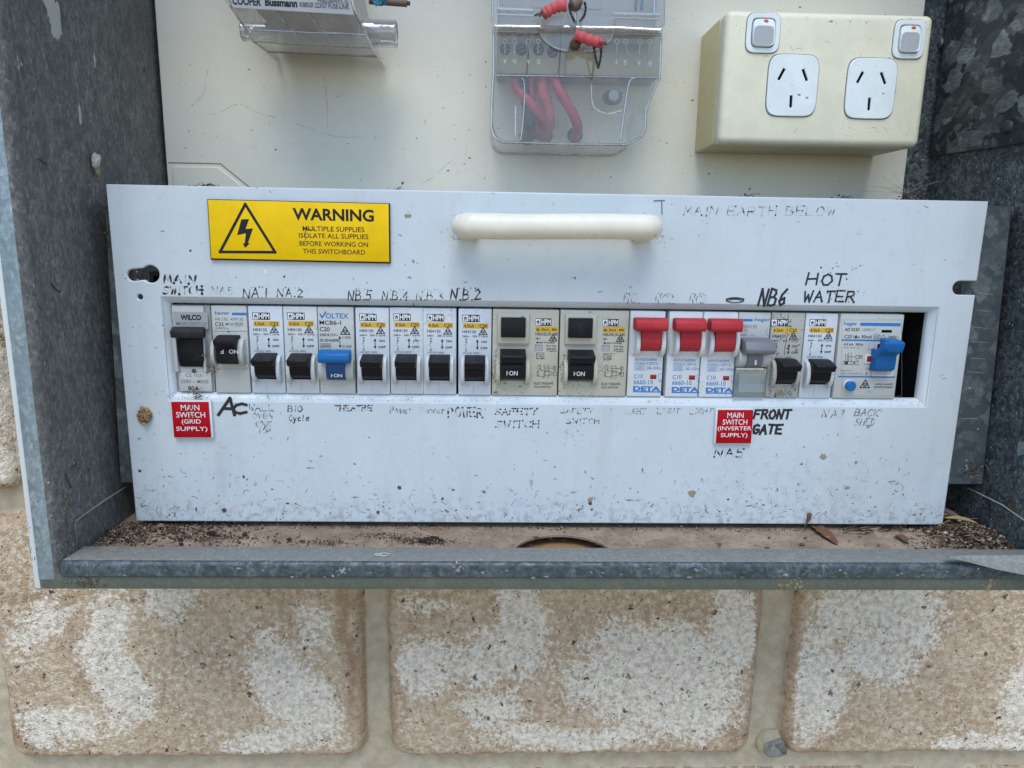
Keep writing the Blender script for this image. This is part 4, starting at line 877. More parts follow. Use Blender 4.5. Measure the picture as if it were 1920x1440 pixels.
G = 'white breakers with black toggles and yellow band'
d0 = hpm(468.5, 533, 'white breaker with black toggle and C32 band, under the writing NA.1', 'C32', model='HE4132', amp='32A'); d0.t['group'] = G
base = hpm(533.5, 597, 'white breaker with black toggle, between the NA.2 writing and Bio Cycle', 'C20'); base.t['group'] = G
for px0, lab in ((667.5, 'white breaker with black toggle below NB.5, just right of the blue toggle breaker'), (731, 'white breaker with black toggle directly below the writing N.B.4'), (793, 'white breaker with black toggle directly below the writing N.B.3'), (859, 'white breaker with black toggle below N.B.2, beside the left cream safety switch'), (1505.5, 'clean white breaker with black toggle, touching the wide blue-toggle safety switch')):
    c = copy_tree(base.t); a = at(px0, 660, YD); c.location = Vector((a.x, YD+rng.uniform(-.5, .4), 68.75+rng.uniform(-.1, .25)+.55*(a.x+193)/387))*S; c['label'] = lab
dd = hpm(1441.5, 1504, 'stained dirty breaker with black toggle, right of the grey toggle breaker', 'C20', 'plastic_dirty'); dd.t['group'] = G
for i in range(70): dd.mb
mb = MB()
for i in range(90): mb.add(blob_poly(rng.uniform(.5, 16.4), rng.choice([rng.uniform(.5, 6), rng.uniform(.5, 44)]), rng.uniform(.1, .35), -.09, 6, 1.4), rng.choice(['stain_dark', 'print_black']))
mb.add(line([(8.6, 44), (8.4, 38), (8.9, 33), (8.3, 27), (8.5, 23)], .3, -.1), 'stain_dark'); mb.add(blob_poly(8.2, 2.2, 1.6, -.08, 12, 1.4), 'stain_brown')
sp = obj('grime', mb, dd.t); sp['label'] = 'dark mildew spots over the front'
# blue toggle breaker
d = Dev('circuit_breaker', 'off-white breaker with a blue bar toggle, above the Theatre writing', 'circuit breaker', 597.5, 665, Z2); d.body('plastic_pale', bev=.4)
d.T('OLTEX', 158, 142, 376, 190, 'print_blue', .02); d.Ln([(104, 150), (122, 182), (158, 128)], .75, 'print_blue'); d.T('MCB6-1', 98, 212, 304, 250); d.T('C20', 100, 274, 196, 314); q = d.p(303, 343); tri_mark(d.mb, q[0], q[1], 4.6, TP)
d.T('240/415V~', 100, 337, 278, 361); d.T('IEC/EN60898', 103, 390, 283, 414); d.T('6000', 116, 442, 196, 466); d.frame(105, 434, 207, 473, .2)
q0 = d.p(297, 476); q1 = d.p(297, 357); arrow2(d.mb, q0[0], q0[1], q1[1], TP, wd=.3); d.T('I ON', 322, 362, 396, 386); d.T('O OFF', 316, 451, 408, 475)
ear(d.mb, .3, 4.5, 7.2, 18.5, 4.6, 'plastic_pale'); ear(d.mb, 13.8, 18.0, 7.2, 18.5, 4.6, 'plastic_pale'); d.mb.box(4.4, 14.3, -.05, 1, 8, 22, 'void'); d.done()
lever(d, 'toggle', [(2, 7.6), (-2.8, 7.8), (-5.0, 10), (-5.6, 12.5), (-5.6, 15.5), (-4.2, 22), (2, 22)], 4.9, 14.0, 'blue_dark', .3,
      lambda mb: (mb.add(prism([(-4.0, 18.2), (-7.5, 17.4), (-10.2, 17.8), (-11.0, 19.6), (-10.6, 22.2), (-8.5, 23.6), (-4.0, 24.0)], 'x', 1.6, 17.6, .7), 'blue_plastic', True), d.T('I·ON', 210, 726, 316, 757, 'print_white', mb=mb, dy=-5.75)))

def rcd(px0, px1, label):
    d = Dev('safety_switch', label, 'safety switch', px0, px1, (px0-922+910+0, 560+(px0-922)*.008, 5.539), 'cream safety switches'); d.body('plastic_cream', bev=.5)
    a = d.p(120, 470); b = d.p(455, 150); d.mb.box(a[0], b[0], -2.2, 1, a[1]+.4, b[1], 'plastic_cream', .6); d.mb.box(a[0]+.6, b[0]-.4, -.9, 1, a[1]-.6, a[1]+1.5, 'plastic_cream', .3)
    x0, x1 = d.p(152, 700)[0], d.p(410, 700)[0]
    ear(d.mb, x0-2.1, x0-.15, 5.8, 19.5, 5.4, 'plastic_cream'); ear(d.mb, x1+.15, x1+2.2, 5.8, 19.5, 5.4, 'plastic_cream'); d.mb.box(x0-.2, x1+.2, -.05, 1, 8.2, 24.6, 'void'); d.mb.box(x0-2, x1+2, -.4, 1, 5.4, 7.8, 'plastic_cream', .2)
    logo(d, 517, 206, 686, 280); d.R(520, 290, 750, 346, 'print_yellow'); d.T('I\u2206n 30mA', 526, 305, 660, 333); d.T('40A', 684, 308, 744, 333, bold=.02)
    d.T('HE6XEL30-240', 518, 353, 748, 382); d.T('240V~', 518, 403, 572, 425); q = d.p(660, 438); tri_mark(d.mb, q[0], q[1], 4.0, TP)
    d.mb.add(poly([d.p(522, 455), d.p(548, 441), d.p(548, 470)], TP), 'print_black'); d.T('test 6 monthly', 555, 444, 720, 470)
    d.R(508, 478, 594, 542, 'print_grey'); d.R(512, 485, 590, 540, 'plastic_grey', -.06)
    for i, s_ in enumerate(('Red flag', 'indicates', 'Tripped')): d.T(s_, 632, 481+i*26, 732, 502+i*26, bold=.01)
    d.frame(527, 563, 606, 598, .2); d.Ln([(535, 583), (545, 574), (556, 574), (570, 588), (582, 588), (597, 576)], .22); d.T('Inc 6kA', 527, 605, 615, 629)
    W = .2
    for pts in ([(545, 745), (545, 690), (572, 690), (572, 745)], [(558, 720), (572, 745), (650, 745)], [(617, 690), (617, 815)], [(657, 690), (657, 815)], [(530, 720), (520, 720)], [(600, 720), (700, 720)], [(540, 745), (540, 760)], [(540, 797), (540, 805), (617, 805)], [(690, 775), (703, 775)]): d.Ln(pts, W)
    d.frame(702, 705, 730, 735, W); d.Ln([(716, 690), (716, 760)], W); d.frame(703, 760, 735, 800, W); d.frame(533, 760, 549, 797, W); d.mb.add(line(rrect(*d.p(602, 795), *d.p(690, 757), 1)[:0] or [d.p(*q) for q in ((615, 757), (675, 757), (690, 776), (675, 795), (615, 795), (602, 776))], W, TP, True), 'print_black')
    d.T('N', 596, 692, 608, 706); d.T('1', 640, 692, 648, 706); d.T('N', 594, 812, 606, 828); d.T('2', 636, 812, 648, 828)
    d.T('ELECTRESAFE', 505, 869, 702, 892); d.T('RCD SWITCH', 505, 906, 677, 927)
    for i in range(70): d.mb.add(blob_poly(rng.choice([rng.gauss(2, 1), rng.gauss(17, 1.3), rng.uniform(1, 17)]), rng.gauss(13, 6), rng.uniform(.12, .45), -.06, 6, 1.3), rng.choice(['stain_brown', 'stain_dark', 'stain_brown']))
    d.done()
    a = d.p(158, 400, -3.5); b = d.p(418, 198, -3.5); mb = MB(); mb.box(a[0], b[0], -4.2, -1.5, a[1], b[1], 'black_plastic', .3); mb.box(a[0]+.8, b[0]-.5, -4.5, -4.0, a[1]+.5, b[1]-.9, 'black_plastic', .15)
    mb.add(text('T', (a[0]+b[0])/2-1.7, (a[1]+b[1])/2-2.2, 3.6, 4.6, -4.56), 'black_dusty') if 'right' in label else None
    d.part('test_button', mb)
    lever(d, 'toggle', [(2, 8.6), (-3.2, 8.8), (-5.8, 10.4), (-6.2, 15.8), (-5.6, 17.2), (-8.4, 18.6), (-11.4, 21.6), (-11.0, 22.6), (-3, 24.4), (2, 24.4)], x0, x1, 'black_plastic', .35,
          lambda mb: (d.T('I·ON', 218, 752, 333, 797, 'print_white', mb=mb, dy=-6.35), mb.box(x0+.3, x1-.3, -11.1, -3.2, 22.55, 22.72, 'black_dusty')))
    return d
rcd(922.5, 1047, 'cream safety switch with plain black test button, left of the pair')
rcd(1048.5, 1177, 'cream safety switch whose test button shows a T, right of the pair')

def deta(px0, px1, label):
    k = (px0-1178)*5.143
    d = Dev('circuit_breaker', label, 'circuit breaker', px0, px1, (px0-1178+1160, 560+(px0-1178)*.018, 5.143), 'breakers with red bar toggles'); d.body('plastic_bright', bev=.5)
    d.mb.box(.6, d.w-.5, -1.0, 1, 22.6, 36.5, 'plastic_bright', .5)
    x0, x1 = d.p(192, 420)[0], d.p(385, 420)[0]
    ear(d.mb, x0-2.3, x0-.2, 21.4, 36.6, 6.2, 'plastic_bright'); ear(d.mb, x1+.2, x1+2.4, 21.4, 36.6, 6.2, 'plastic_bright'); d.mb.box(x0-.2, x1+.2, -1.05, 1, 24.4, 37, 'void')
    for s_, X0, Y0, X1, Y1, b_ in (('AS/NZS60898', 152, 576, 365, 598, 0), ('SGSEA/120716', 152, 613, 376, 638, 0), ('6000', 163, 655, 233, 682, 0), ('240~50Hz', 262, 655, 406, 684, 0), ('C10', 143, 729, 232, 768, .008), ('6660-10', 140, 784, 330, 825, .008), ('DETA', 135, 846, 400, 889, .05)): d.T(s_, X0, Y0, X1, Y1, 'print_blue', b_)
    d.frame(150, 648, 244, 688, .2, 'print_blue'); d.R(135, 894, 404, 903, 'print_blue'); d.Ln([(381, 722), (381, 795)], .2, 'print_blue'); d.T('I', 398, 718, 403, 740, 'print_blue'); d.T('0', 390, 780, 408, 806, 'print_blue')
    d.done()
    a = d.p(300, 775); b = d.p(363, 733); mb = MB(); mb.box(a[0], b[0], -.12, .5, a[1], b[1], 'indicator_red', .1); d.part('indicator_window', mb)
    bar = [(-3, 36.2), (-7.6, 35.6), (-10.4, 35.8), (-11.4, 37.4), (-11.2, 40.2), (-9.8, 41.8), (-7, 42.4), (-3, 41.8)]
    lever(d, 'toggle', [(2, 24.6), (-3.2, 24.8), (-6.0, 26.6), (-6.9, 29.5), (-6.8, 33), (-6.2, 37), (-2, 39), (2, 39)], x0, x1, 'red_plastic', .3,
          lambda mb: mb.add(prism(bar, 'x', .9, d.w-.9, .7), 'red_plastic', True))
    return d
deta(1178.5, 1244.5, 'white breaker with red bar toggle standing alone between two dark gaps')
deta(1251, 1314, 'white breaker with red bar toggle, middle of the three red ones')
deta(1315, 1379.5, 'white breaker with red bar toggle, touching the grey toggle breaker')
# grey bar toggle with clear flap
d = Dev('circuit_breaker', 'pale breaker with grey bar toggle and a clear flap at its foot', 'circuit breaker', 1380, 1440.5, Z4); d.mb.box(.1, d.w-.1, 1.2, 30, 0, d.h, 'plastic_grey', .4); d.mb.box(.1, d.w-.2, 0, 4, 28, d.h, 'plastic_pale', .5); d.mb.box(.1, d.w-.2, -.6, 4, 16.6, 28.4, 'plastic_grey', .4)
d.R(1165, 196, 1292, 218, 'print_blue'); d.T(':hager', 1300, 186, 1464, 226, 'print_blue', .015); d.T('MSN132', 1172, 253, 1336, 284, 'print_grey'); d.T('C32', 1172, 294, 1246, 324, 'print_grey'); d.T('6000', 1172, 336, 1240, 360, 'print_grey'); d.Ln([(1265, 360), (1288, 345), (1308, 360)], .2, 'print_grey'); d.Ln([(1430, 290), (1430, 310), (1415, 315), (1432, 350), (1445, 360)], .18, 'print_grey')
ear(d.mb, .2, 4.2, 16.4, 26.5, 6.0, 'plastic_pale'); ear(d.mb, 12.3, 16.4, 16.4, 26.5, 6.0, 'plastic_pale'); d.R(1150, 690, 1420, 900, 'plastic_pale', 1.0); d.done()
lever(d, 'toggle', [(2, 16.6), (-4, 16.8), (-6.2, 18.5), (-6.8, 21), (-6.4, 25), (2, 27)], 4.3, 12.1, 'grey_plastic', .3,
      lambda mb: (mb.add(prism([(-2, 25.6), (-8.6, 24.4), (-11.4, 24.8), (-12.2, 27.0), (-10.2, 31.0), (-2, 32.2)], 'x', .9, d.w-.7, .6), 'grey_plastic', True), d.R, mb.add(poly([(7.7, 18.6), (8.7, 18.6), (8.7, 21.2), (7.7, 21.2)], -6.95), 'print_white')))
mb = MB(); mb.box(.2, d.w-.4, -1.6, 1.0, .3, 16.2, 'clear_window', .3); mb.box(.2, d.w-.4, -1.9, -1.5, 13.4, 16.2, 'clear_edge', .15); mb.box(.6, .9, -1.8, -1.55, .5, 13.2, 'clear_edge'); mb.box(d.w-1.0, d.w-.7, -1.8, -1.55, .5, 13.2, 'clear_edge'); mb.box(.5, d.w-.8, -1.8, -1.55, 1.6, 1.9, 'clear_edge'); d.part('clear_flap', mb)
# wide safety switch breaker at the right end
d = Dev('safety_switch', 'wide pale safety switch with blue toggle and round blue button at the right end', 'safety switch', 1569.5, 1688.5, Z5); d.body('plastic_pale', bev=.7)
d.T('hager', 833, 222, 970, 266, 'print_blue', .015); d.R(990, 236, 1384, 262, 'print_blue'); d.T('AD 023D', 842, 283, 990, 312, bold=.015); d.T('104211', 1015, 286, 1134, 311, 'print_grey'); d.R(1197, 302, 1299, 327, 'void'); d.T('C20 I\u2206n 30mA', 838, 350, 1110, 381, bold=.01)
d.frame(1123, 349, 1183, 382, .2); d.Ln([(1130, 372), (1145, 358), (1160, 374), (1175, 358)], .2); d.Ln([(1190, 380), (1200, 380), (1206, 350), (1222, 352), (1226, 378), (1245, 378)], .2); d.T('240V~', 1260, 358, 1368, 383)
d.R(812, 396, 1215, 407, 'print_blue'); d.R(778, 749, 1330, 759, 'print_blue'); d.T('4,5 kA  50Hz', 832, 430, 1022, 455); d.T('safety switch trip', 830, 467, 992, 481, 'print_grey')
d.T('I', 1075, 425, 1080, 455); d.T('ON', 1065, 483, 1098, 497, 'print_grey'); d.T('OFF', 1043, 667, 1084, 683, 'print_grey'); d.T('0', 1043, 706, 1063, 738); d.T('press to test -', 803, 690, 928, 703, 'print_grey'); d.T('safety switch must trip', 803, 715, 1016, 731, 'print_grey')
for pts in ([(850, 540), (850, 635)], [(835, 600), (835, 635), (970, 635)], [(868, 540), (868, 635)], [(880, 520), (880, 600)], [(905, 520), (905, 635)], [(880, 560), (950, 560)], [(850, 540), (868, 540)], [(830, 605), (965, 605)], [(950, 590), (970, 590), (970, 635)], [(985, 560), (1010, 560)]): d.Ln(pts, .2)
d.frame(950, 547, 980, 575, .2); d.frame(988, 547, 1010, 575, .2); d.frame(845, 610, 872, 628, .2); d.R(852, 612, 870, 626, 'print_black'); d.R(925, 612, 945, 626, 'print_black')
q = d.p(990, 858); tri_mark(d.mb, q[0], q[1], 5.0, TP); d.T('safety switch/', 1135, 815, 1314, 836, shear=.15); d.T('circuit breaker', 1122, 840, 1310, 860, shear=.15); c = d.p(1075, 902); d.mb.add(blob_poly(c[0], c[1], .9, TP, 14, 2.2, .2), 'ink_ghost')
d.frame(815, 205, 1392, 940, .12, 'print_grey')
a = d.p(1112, 738); b = d.p(1332, 430); d.mb.add(line([(a[0], a[1]), (b[0], a[1]), (b[0], b[1]), (a[0], b[1])], .9, -.3, True), 'plastic_bright'); d.mb.box(a[0]+.8, b[0]-.6, -.06, .5, a[1]+2.2, b[1], 'void')
a = d.p(1030, 626); b = d.p(1130, 540); d.mb.box(a[0], b[0], -.5, .5, a[1], b[1], 'plastic_bright', .25); d.done()
a = d.p(1048, 606); b = d.p(1117, 551); mb = MB(); mb.box(a[0], b[0], -.65, .2, a[1], b[1], 'indicator_red', .1); d.part('indicator_window', mb)
c = d.p(880, 835); mb = MB(); mb.add(lathe([(3.0, 0), (3.0, -.6), (2.6, -1.0)], (c[0], 0, c[1]), 'y', 24), 'plastic_bright', True); mb.add(lathe([(2.7, -.6), (2.7, -2.6), (2.2, -3.1), (.1, -3.2)], (c[0]+.1, 0, c[1]), 'y', 24), 'blue_plastic', True); d.part('test_button', mb)
x0, x1 = d.p(1135, 620, -5)[0], d.p(1325, 620, -5)[0]
lever(d, 'toggle', [(2, 15.2), (-3, 15.2), (-5.6, 16.6), (-6.2, 20), (-6.2, 24), (-11.5, 27.6), (-12.6, 31.2), (-10.8, 31.8), (-4.4, 26.6), (2, 27)], x0, x1, 'blue_plastic', .3,
      lambda mb: mb.add(prism([(-4.0, 24.2), (-11.5, 26.6), (-12.8, 31.4), (-11.2, 32.2), (-3.8, 33.0)], 'x', x0+1.8, x1-.2, .4), 'blue_plastic', True))
# added dark chassis behind the panel keeps the gap black; rail carries the row
mb = MB(); mb.box(-205, 207, 52, 54, 55, 130, 'black_dusty'); mb.box(-205, 207, 9, 52, 128, 130, 'black_dusty'); mb.box(-205, 207, 9, 52, 55, 57, 'black_dusty'); mb.box(-205, -203, 9, 52, 57, 128, 'black_dusty'); mb.box(205, 207, 9, 52, 57, 128, 'black_dusty'); mb.box(-200, 202, 34, 41, 78, 106, 'steel')
tag(obj('rail_shade_box', mb, origin=(0, 54, 90)), 'rail in an added dark chassis behind the cover panel, seen in the gap at the right end', 'shade_box')
# ------------------------------------------------------------------ double power outlet on the mounting board
YG = 42.0
g0, g1, g2, g3 = (at(*q, YG) for q in ((1347, 268), (1726, 277), (1753, 27), (1362, 17)))
ga = math.atan2(((g1.z-g0.z)+(g2.z-g3.z))/2, ((g1.x-g0.x)+(g2.x-g3.x))/2); GW = ((g1-g0).length+(g2-g3).length)/2; GH = ((g3-g0).length+(g2-g1).length)/2
gc = (g0+g1+g2+g3)/4; GO = Vector((gc.x-(GW/2*cos(ga)-GH/2*sin(ga)), YG, gc.z-(GW/2*sin(ga)+GH/2*cos(ga))))
go = thing('power_outlet', 'yellowed cream double power outlet box with white sockets and two rocker switches', 'power outlet', GO); go.rotation_euler = (0, -ga, 0)
def gl(px, py, dy=0):
    q = at(px, py, YG+dy)-GO; return q.x*cos(ga)+q.z*sin(ga), -q.x*sin(ga)+q.z*cos(ga)
mb = MB(); mb.box(.5, GW-.5, 13, YB-YG, .5, GH-.5, 'outlet_block', 1.2, 3)
for i in range(60):
    x, y = rng.uniform(4, GW-3), 14+rng.uniform(0, 30); zz = .46-jit()
    mb.add(([(x+dx, y+dy, zz) for dx, dy in ((-.5, 0), (0, -.3), (.6, .1), (.1, .4))], [[0, 1, 2, 3]]), rng.choice(['stain_brown', 'stain_dark']))
obj('mounting_block', mb, go)
mb = MB(); mb.box(0, GW, 0, 12.6, 0, GH, 'outlet_cream', 3.8, 5)
for i in range(70): mb.add(blob_poly(rng.uniform(4, GW-4), rng.choice([rng.uniform(3, GH-3), rng.gauss(GH-4, 1.5)]), rng.uniform(.08, .24), -.04, 6, rng.uniform(.5, 2.4)), rng.choice(['stain_dark', 'stain_brown']))
for i in range(9):
    x, z = rng.uniform(8, GW-8), rng.uniform(4, GH-4); t = rng.uniform(0, pi); mb.add(line([(x, z), (x+2*cos(t), z+2*sin(t)), (x+3*cos(t+.25), z+3*sin(t+.25))], .13, -.04), 'stain_dark')
fp = obj('faceplate', mb, go)
def zq(X, Y): return gl(1280+X/3, Y/3)
for X0, Y0, X1, Y1, slots in ((465, 315, 768, 648, (((572, 384), (534, 455)), ((672, 388), (697, 460)), ((608, 535), (604, 610)))), (905, 335, 1208, 662, (((1013, 402), (976, 472)), ((1111, 406), (1137, 478)), ((1048, 548), (1042, 626))))):
    a = zq(X0, Y1); b = zq(X1, Y0); cx_, cz_ = (a[0]+b[0])/2, (a[1]+b[1])/2; w_, h_ = b[0]-a[0], b[1]-a[1]
    holes = []
    mb = MB()
    for p, q in slots:
        P, Q = Vector(zq(*p)), Vector(zq(*q)); dd_ = (Q-P).normalized(); n_ = Vector((-dd_.y, dd_.x))*1.12; holes.append([tuple(P+n_), tuple(P-n_), tuple(Q-n_), tuple(Q+n_)])
    mb.add(plate(squircle(cx_, cz_, w_, h_, 5.5), holes, -1.0, 1.6, .35), 'outlet_white', True)
    mb.add(poly(squircle(cx_, cz_, w_*.96, h_*.96, 5.5), -.06), 'void'); mb.add(line(squircle(cx_, cz_, w_+1.0, h_+1.0, 5.5), .6, -.05, True), 'seam')
    obj('socket', mb, go)
for X0, Y0, X1, Y1, ox, oy in ((352, 80, 550, 293, 465, 122), (1175, 118, 1368, 326, 1291, 160)):
    a = zq(X0, Y1); b = zq(X1, Y0); cx_, cz_ = (a[0]+b[0])/2, (a[1]+b[1])/2; w_, h_ = b[0]-a[0], b[1]-a[1]
    mb = MB(); mb.add(plate(squircle(cx_, cz_, w_, h_, 5), [squircle(cx_, cz_, w_-3.8, h_-3.8, 5)], -1.0, 1.4, .35), 'outlet_white', True); mb.add(line(squircle(cx_, cz_, w_+.9, h_+.9, 5), .5, -.05, True), 'seam')
    mb.add(poly(squircle(cx_, cz_, w_-3, h_-3, 5), -.03), 'void')
    sw = obj('switch_surround', mb, go)
    mb = MB(); iw, ih = w_-5.2, h_-5.0; n_ = 40; o1 = squircle(cx_, cz_, iw, ih, 5, n_)
    def rock(p, y): t = (p[1]-cz_)/ih; return y-.9-(1.1*t if t > .2 else .22-2.2*(.2-t)*-.0)
    vs = [(p[0], -.9+(.9*((p[1]-cz_)/ih-.18) if (p[1]-cz_)/ih > .18 else -.5*(.18-(p[1]-cz_)/ih)), p[1]) for p in o1]+[(p[0], .6, p[1]) for p in o1]
    zt = cz_+ih*.20; up = [p for p in o1 if p[1] >= zt]; dn = [p for p in o1 if p[1] < zt]
    def ry(p): t = (p[1]-cz_)/ih; return -1.9+2.6*(t-.2) if t >= .2 else -1.9-.9*(t-.2)*-1
    top_in = [(p[0]*.96+cx_*.04, ry(p), p[1]*.96+cz_*.04) for p in o1]; base_ = [(p[0], .4, p[1]) for p in o1]
    inside = squircle(cx_-.1, cz_-ih*.12, iw*.88, ih*.70, 4.5, n_)
    mb.add((top_in+base_, [[i, (i+1) % n_, (i+1) % n_+n_, i+n_] for i in range(n_)]), 'outlet_white', True)
    ins = [(p[0], -2.1 if True else 0, p[1]) for p in inside]; ring = top_in+ins
    mb.add((ring, [[i, (i+1) % n_, (i+1) % n_+n_, i+n_] for i in range(n_)]), 'outlet_white'); mb.add((ins, [list(range(n_))]), 'switch_grey')
    rk = obj('rocker', mb, sw)
    c = zq(ox, oy); mb = MB(); mb.add(lump((c[0], -1.5, c[1]), 1.0, 4, 1.25, .7, .75, .15), 'indicator_orange', True); obj('indicator', mb, sw)

# ------------------------------------------------------------------ clear fuse holder (upper left)
fo = at(580, 50, YB); fu = thing('fuse_holder', 'clear plastic fuse holder with printed label and blue wire, upper left of the board', 'fuse holder', (fo.x, YB, fo.z))
FO = (fo.x, YB, fo.z)
def sec(pl, pr, Y): a = at(*pl, Y); b = at(*pr, Y); return a, b
a0, b0_ = at(424, 0, 22), at(662, 14, 22); a1_, b1_ = at(462, 56, 30), at(687, 66, 30); a2, b2 = at(474, 78, 46), at(698, 90, 46); a3, b3 = at(503, 97, 66), at(708, 106, 66)
top = Vector((-9, 0, 42)); aT, bT = a0+top, b0_+top
mb = MB()
vs = [aT, bT, a0, b0_, a1_, b1_, a2, b2, a3, b3, a3+Vector((4, 22, 6)), b3+Vector((2, 22, 4))]
bkL = [Vector((v.x, YB-1, v.z)) for v in (aT, a0, a1_, a2, a3)]; bkR = [Vector((v.x, YB-1, v.z)) for v in (bT, b0_, b1_, b2, b3)]
fs = [[2*i, 2*i+1, 2*i+3, 2*i+2] for i in range(5)]
mb.add(([tuple(v) for v in vs], fs), 'clear_fuse')
for L_, bk_ in ((vs[0:10:2], bkL), (vs[1:10:2], bkR)):
    o = [tuple(v) for v in L_]+[tuple(v) for v in bk_]; mb.add((o, [[i, i+1, i+6, i+5] for i in range(4)]), 'clear_fuse')
cv = obj('cover', mb, fu, FO)
mb = MB()
def ed(pts, r=.45, m='clear_edge'): mb.add(tube(pts, r, 6), m, True)
ed([aT, a0, a1_, a2, a3], .5); ed([bT, b0_, b1_, b2, b3], .75); ed([a0, b0_], .3); ed([a1_, b1_], .35); ed([a2, b2], .45); ed([a3, b3], .6)
for px_, qx in ((515, 540), (572, 600)): ed([at(px_, 18, 23), at(px_+18, 40, 26), at(qx+8, 58, 31), at(qx+20, 82, 46)], .35)
p = [at(515, 18, 24), at(572, 22, 24), at(575, 26, 25), at(518, 22, 25)]
ed([at(596, 55, 30.5), at(606, 60, 30), at(686, 66, 29.6)], .4); ed([at(465, 57, 30), at(550, 57, 30.4), at(556, 52, 29)], .4)
obj('cover_ribs', mb, cv, FO)
mb = MB()      # printed label with slanted ends
la, lb = at(427, 2, 21.6), at(652, 12, 21.6); lT = Vector((-8, 0, 34)); y_ = 21.5
l2 = at(437, 14, 21.6); l3 = at(664, 28, 21.6)
mb.add(poly([(la.x+lT.x, la.z+lT.z), (l2.x, l2.z), (l3.x, l3.z), (lb.x+2+lT.x, lb.z+lT.z)], 21.5), 'label_silver')
def ft(s_, px0, py0, px1, py1, b): a = at(px0, py1, 21.4); q = at(px1, py0, 21.4); sl = (at(px1, py1+ (px1-px0)*.052, 21.4).z-a.z)/(q.x-a.x); v, f = text(s_, a.x, a.z, q.x-a.x, q.z-a.z, 21.4, b); mb.add(([(p[0], p[1], p[2]+(p[0]-a.x)*sl) for p in v], f), 'print_black')
ft('COOPER', 436, -5, 489, 8.5, .035); ft('Bussmann', 497, -2.5, 557, 11, .045); ft('KB85Ø 22X57 FUSE-LINK', 562, 6, 655, 13, .01); ft('HSB22BWCL-Q', 596, -1, 653, 5.5, .01)
obj('label', mb, fu, FO)
mb = MB(); mb.add(lump((0, 0, 0), .001, 1), 'meter_grey')
q0, q1 = at(470, 10, 60), at(668, 30, 60); mb = MB(); mb.box(q0.x+6, q1.x-4, 48, YB-2, q1.z-3, q0.z+40, 'meter_grey', 2); obj('fuse_body', mb, fu, FO)
for (pxa, pya, rr_) in (((476), 59, 4.9), ((722), 63, 7.0)):
    c = at(pxa, pya, 62); mb = MB(); s_ = -1 if pxa < 500 else 1
    mb.add(lathe([(rr_*.9, -12*s_), (rr_, -12*s_), (rr_, 6*s_), (rr_*.86, 6.4*s_), (rr_*.84, -10*s_)], (c.x, 62, c.z), 'x', 28), 'clear_fuse', True); mb.add(tube([(c.x+6*s_, 62+rr_*cos(t), c.z+rr_*sin(t)) for t in np.linspace(0, 2*pi, 28)], .35, 5), 'clear_edge', True)
    obj('tube_end', mb, fu, FO)
c = at(742, 4, 52); mb = MB(); mb.add(tube([(c.x-14, 52, c.z+.6), (c.x+6, 52, c.z-.3)], 2.0, 14), 'rust_steel', True); mb.add(tube([(c.x+6, 52, c.z-.3), (c.x+7.6, 52, c.z-.4)], 1.1, 10), 'stain_dark', True); obj('bolt', mb, fu, FO)
mb = MB(); pts = [at(x, y, 44+2*sin(i*2.1)) for i, (x, y) in enumerate(((700, -22), (702, 2), (706, 8), (714, 4), (711, -3), (719, -6), (722, 2), (716, 8), (708, 3), (712, -20)))]
mb.add(tube(smooth_path(pts, 4), .9, 7), 'wire_blue', True); obj('seal_wire', mb, fu, FO)

# ------------------------------------------------------------------ electricity meter with clear terminal cover (top centre)
mo = at(1080, 160, YB); MO = (mo.x, YB, mo.z)
me_ = thing('electricity_meter', 'electricity meter with clear terminal cover showing red cables, top centre', 'meter', MO)
mb = MB()
a = at(932, 62, 66); b = at(1236, 145, 66); mb.box(a.x, b.x, 66, YB-1, b.z, a.z+2, 'terminal_grey', 1)
a = at(1000, 120, 60); b = at(1095, 142, 60)
p0, p1 = at(1062, 100, 64), at(1110, 142, 64); mb.box(p0.x, p1.x, 63.4, 68, p1.z, p0.z, 'terminal_grey', .6)
for px in (991, 1051): q = at(px, 60, 65.5); q2 = at(px-4, 141, 65.5); mb.add(line([(q.x, q.z+1), (q.x+.1, (q.z+q2.z)/2), (q2.x, q2.z)], .9, 65.7), 'stain_dark')
tb = obj('terminal_block', mb, me_, MO)
for px, py in ((947, 92), (977, 93), (1010, 93), (1036, 97)):
    c = at(px, py, 65.8); mb = MB(); mb.add(poly(circ(c.x, c.z, 3.0, 18), 65.75), 'void'); mb.add(lathe([(2.2, 0), (2.2, -.3), (1.9, -.6), (.1, -.7)], (c.x, 65.9, c.z), 'y', 18), 'rust_steel', True); mb.add(tube([(c.x+2.5*cos(t), 65.5, c.z+2.5*sin(t)) for t in np.linspace(0, 2*pi, 18)], .4, 5), 'stain_dark'); mb.add(line([(c.x-1.6, c.z-.9), (c.x+1.6, c.z+.9)], .6, 65.1), 'void'); obj('terminal_screw', mb, tb, MO)
mb = MB(); a = at(934, 52, 58); b = at(1234, -20, 58); mb.box(a.x, b.x, 58, YB-1, a.z, b.z+60, 'meter_grey', 1.5); 
q = at(998, 14, 57.8); q2 = at(1130, -16, 57.8); mb.add(poly([(q.x, q.z), (q2.x, q.z), (q2.x, q2.z+40), (q.x, q2.z+40)], 57.7), 'label_silver')
for px in (1192, 1203): q = at(px, 18, 57.8); mb.box(q.x-.6, q.x+.6, 57.2, 58.2, q.z, q.z+40, 'wire_blue' if px > 1200 else 'print_grey')
obj('meter_body', mb, me_, MO)
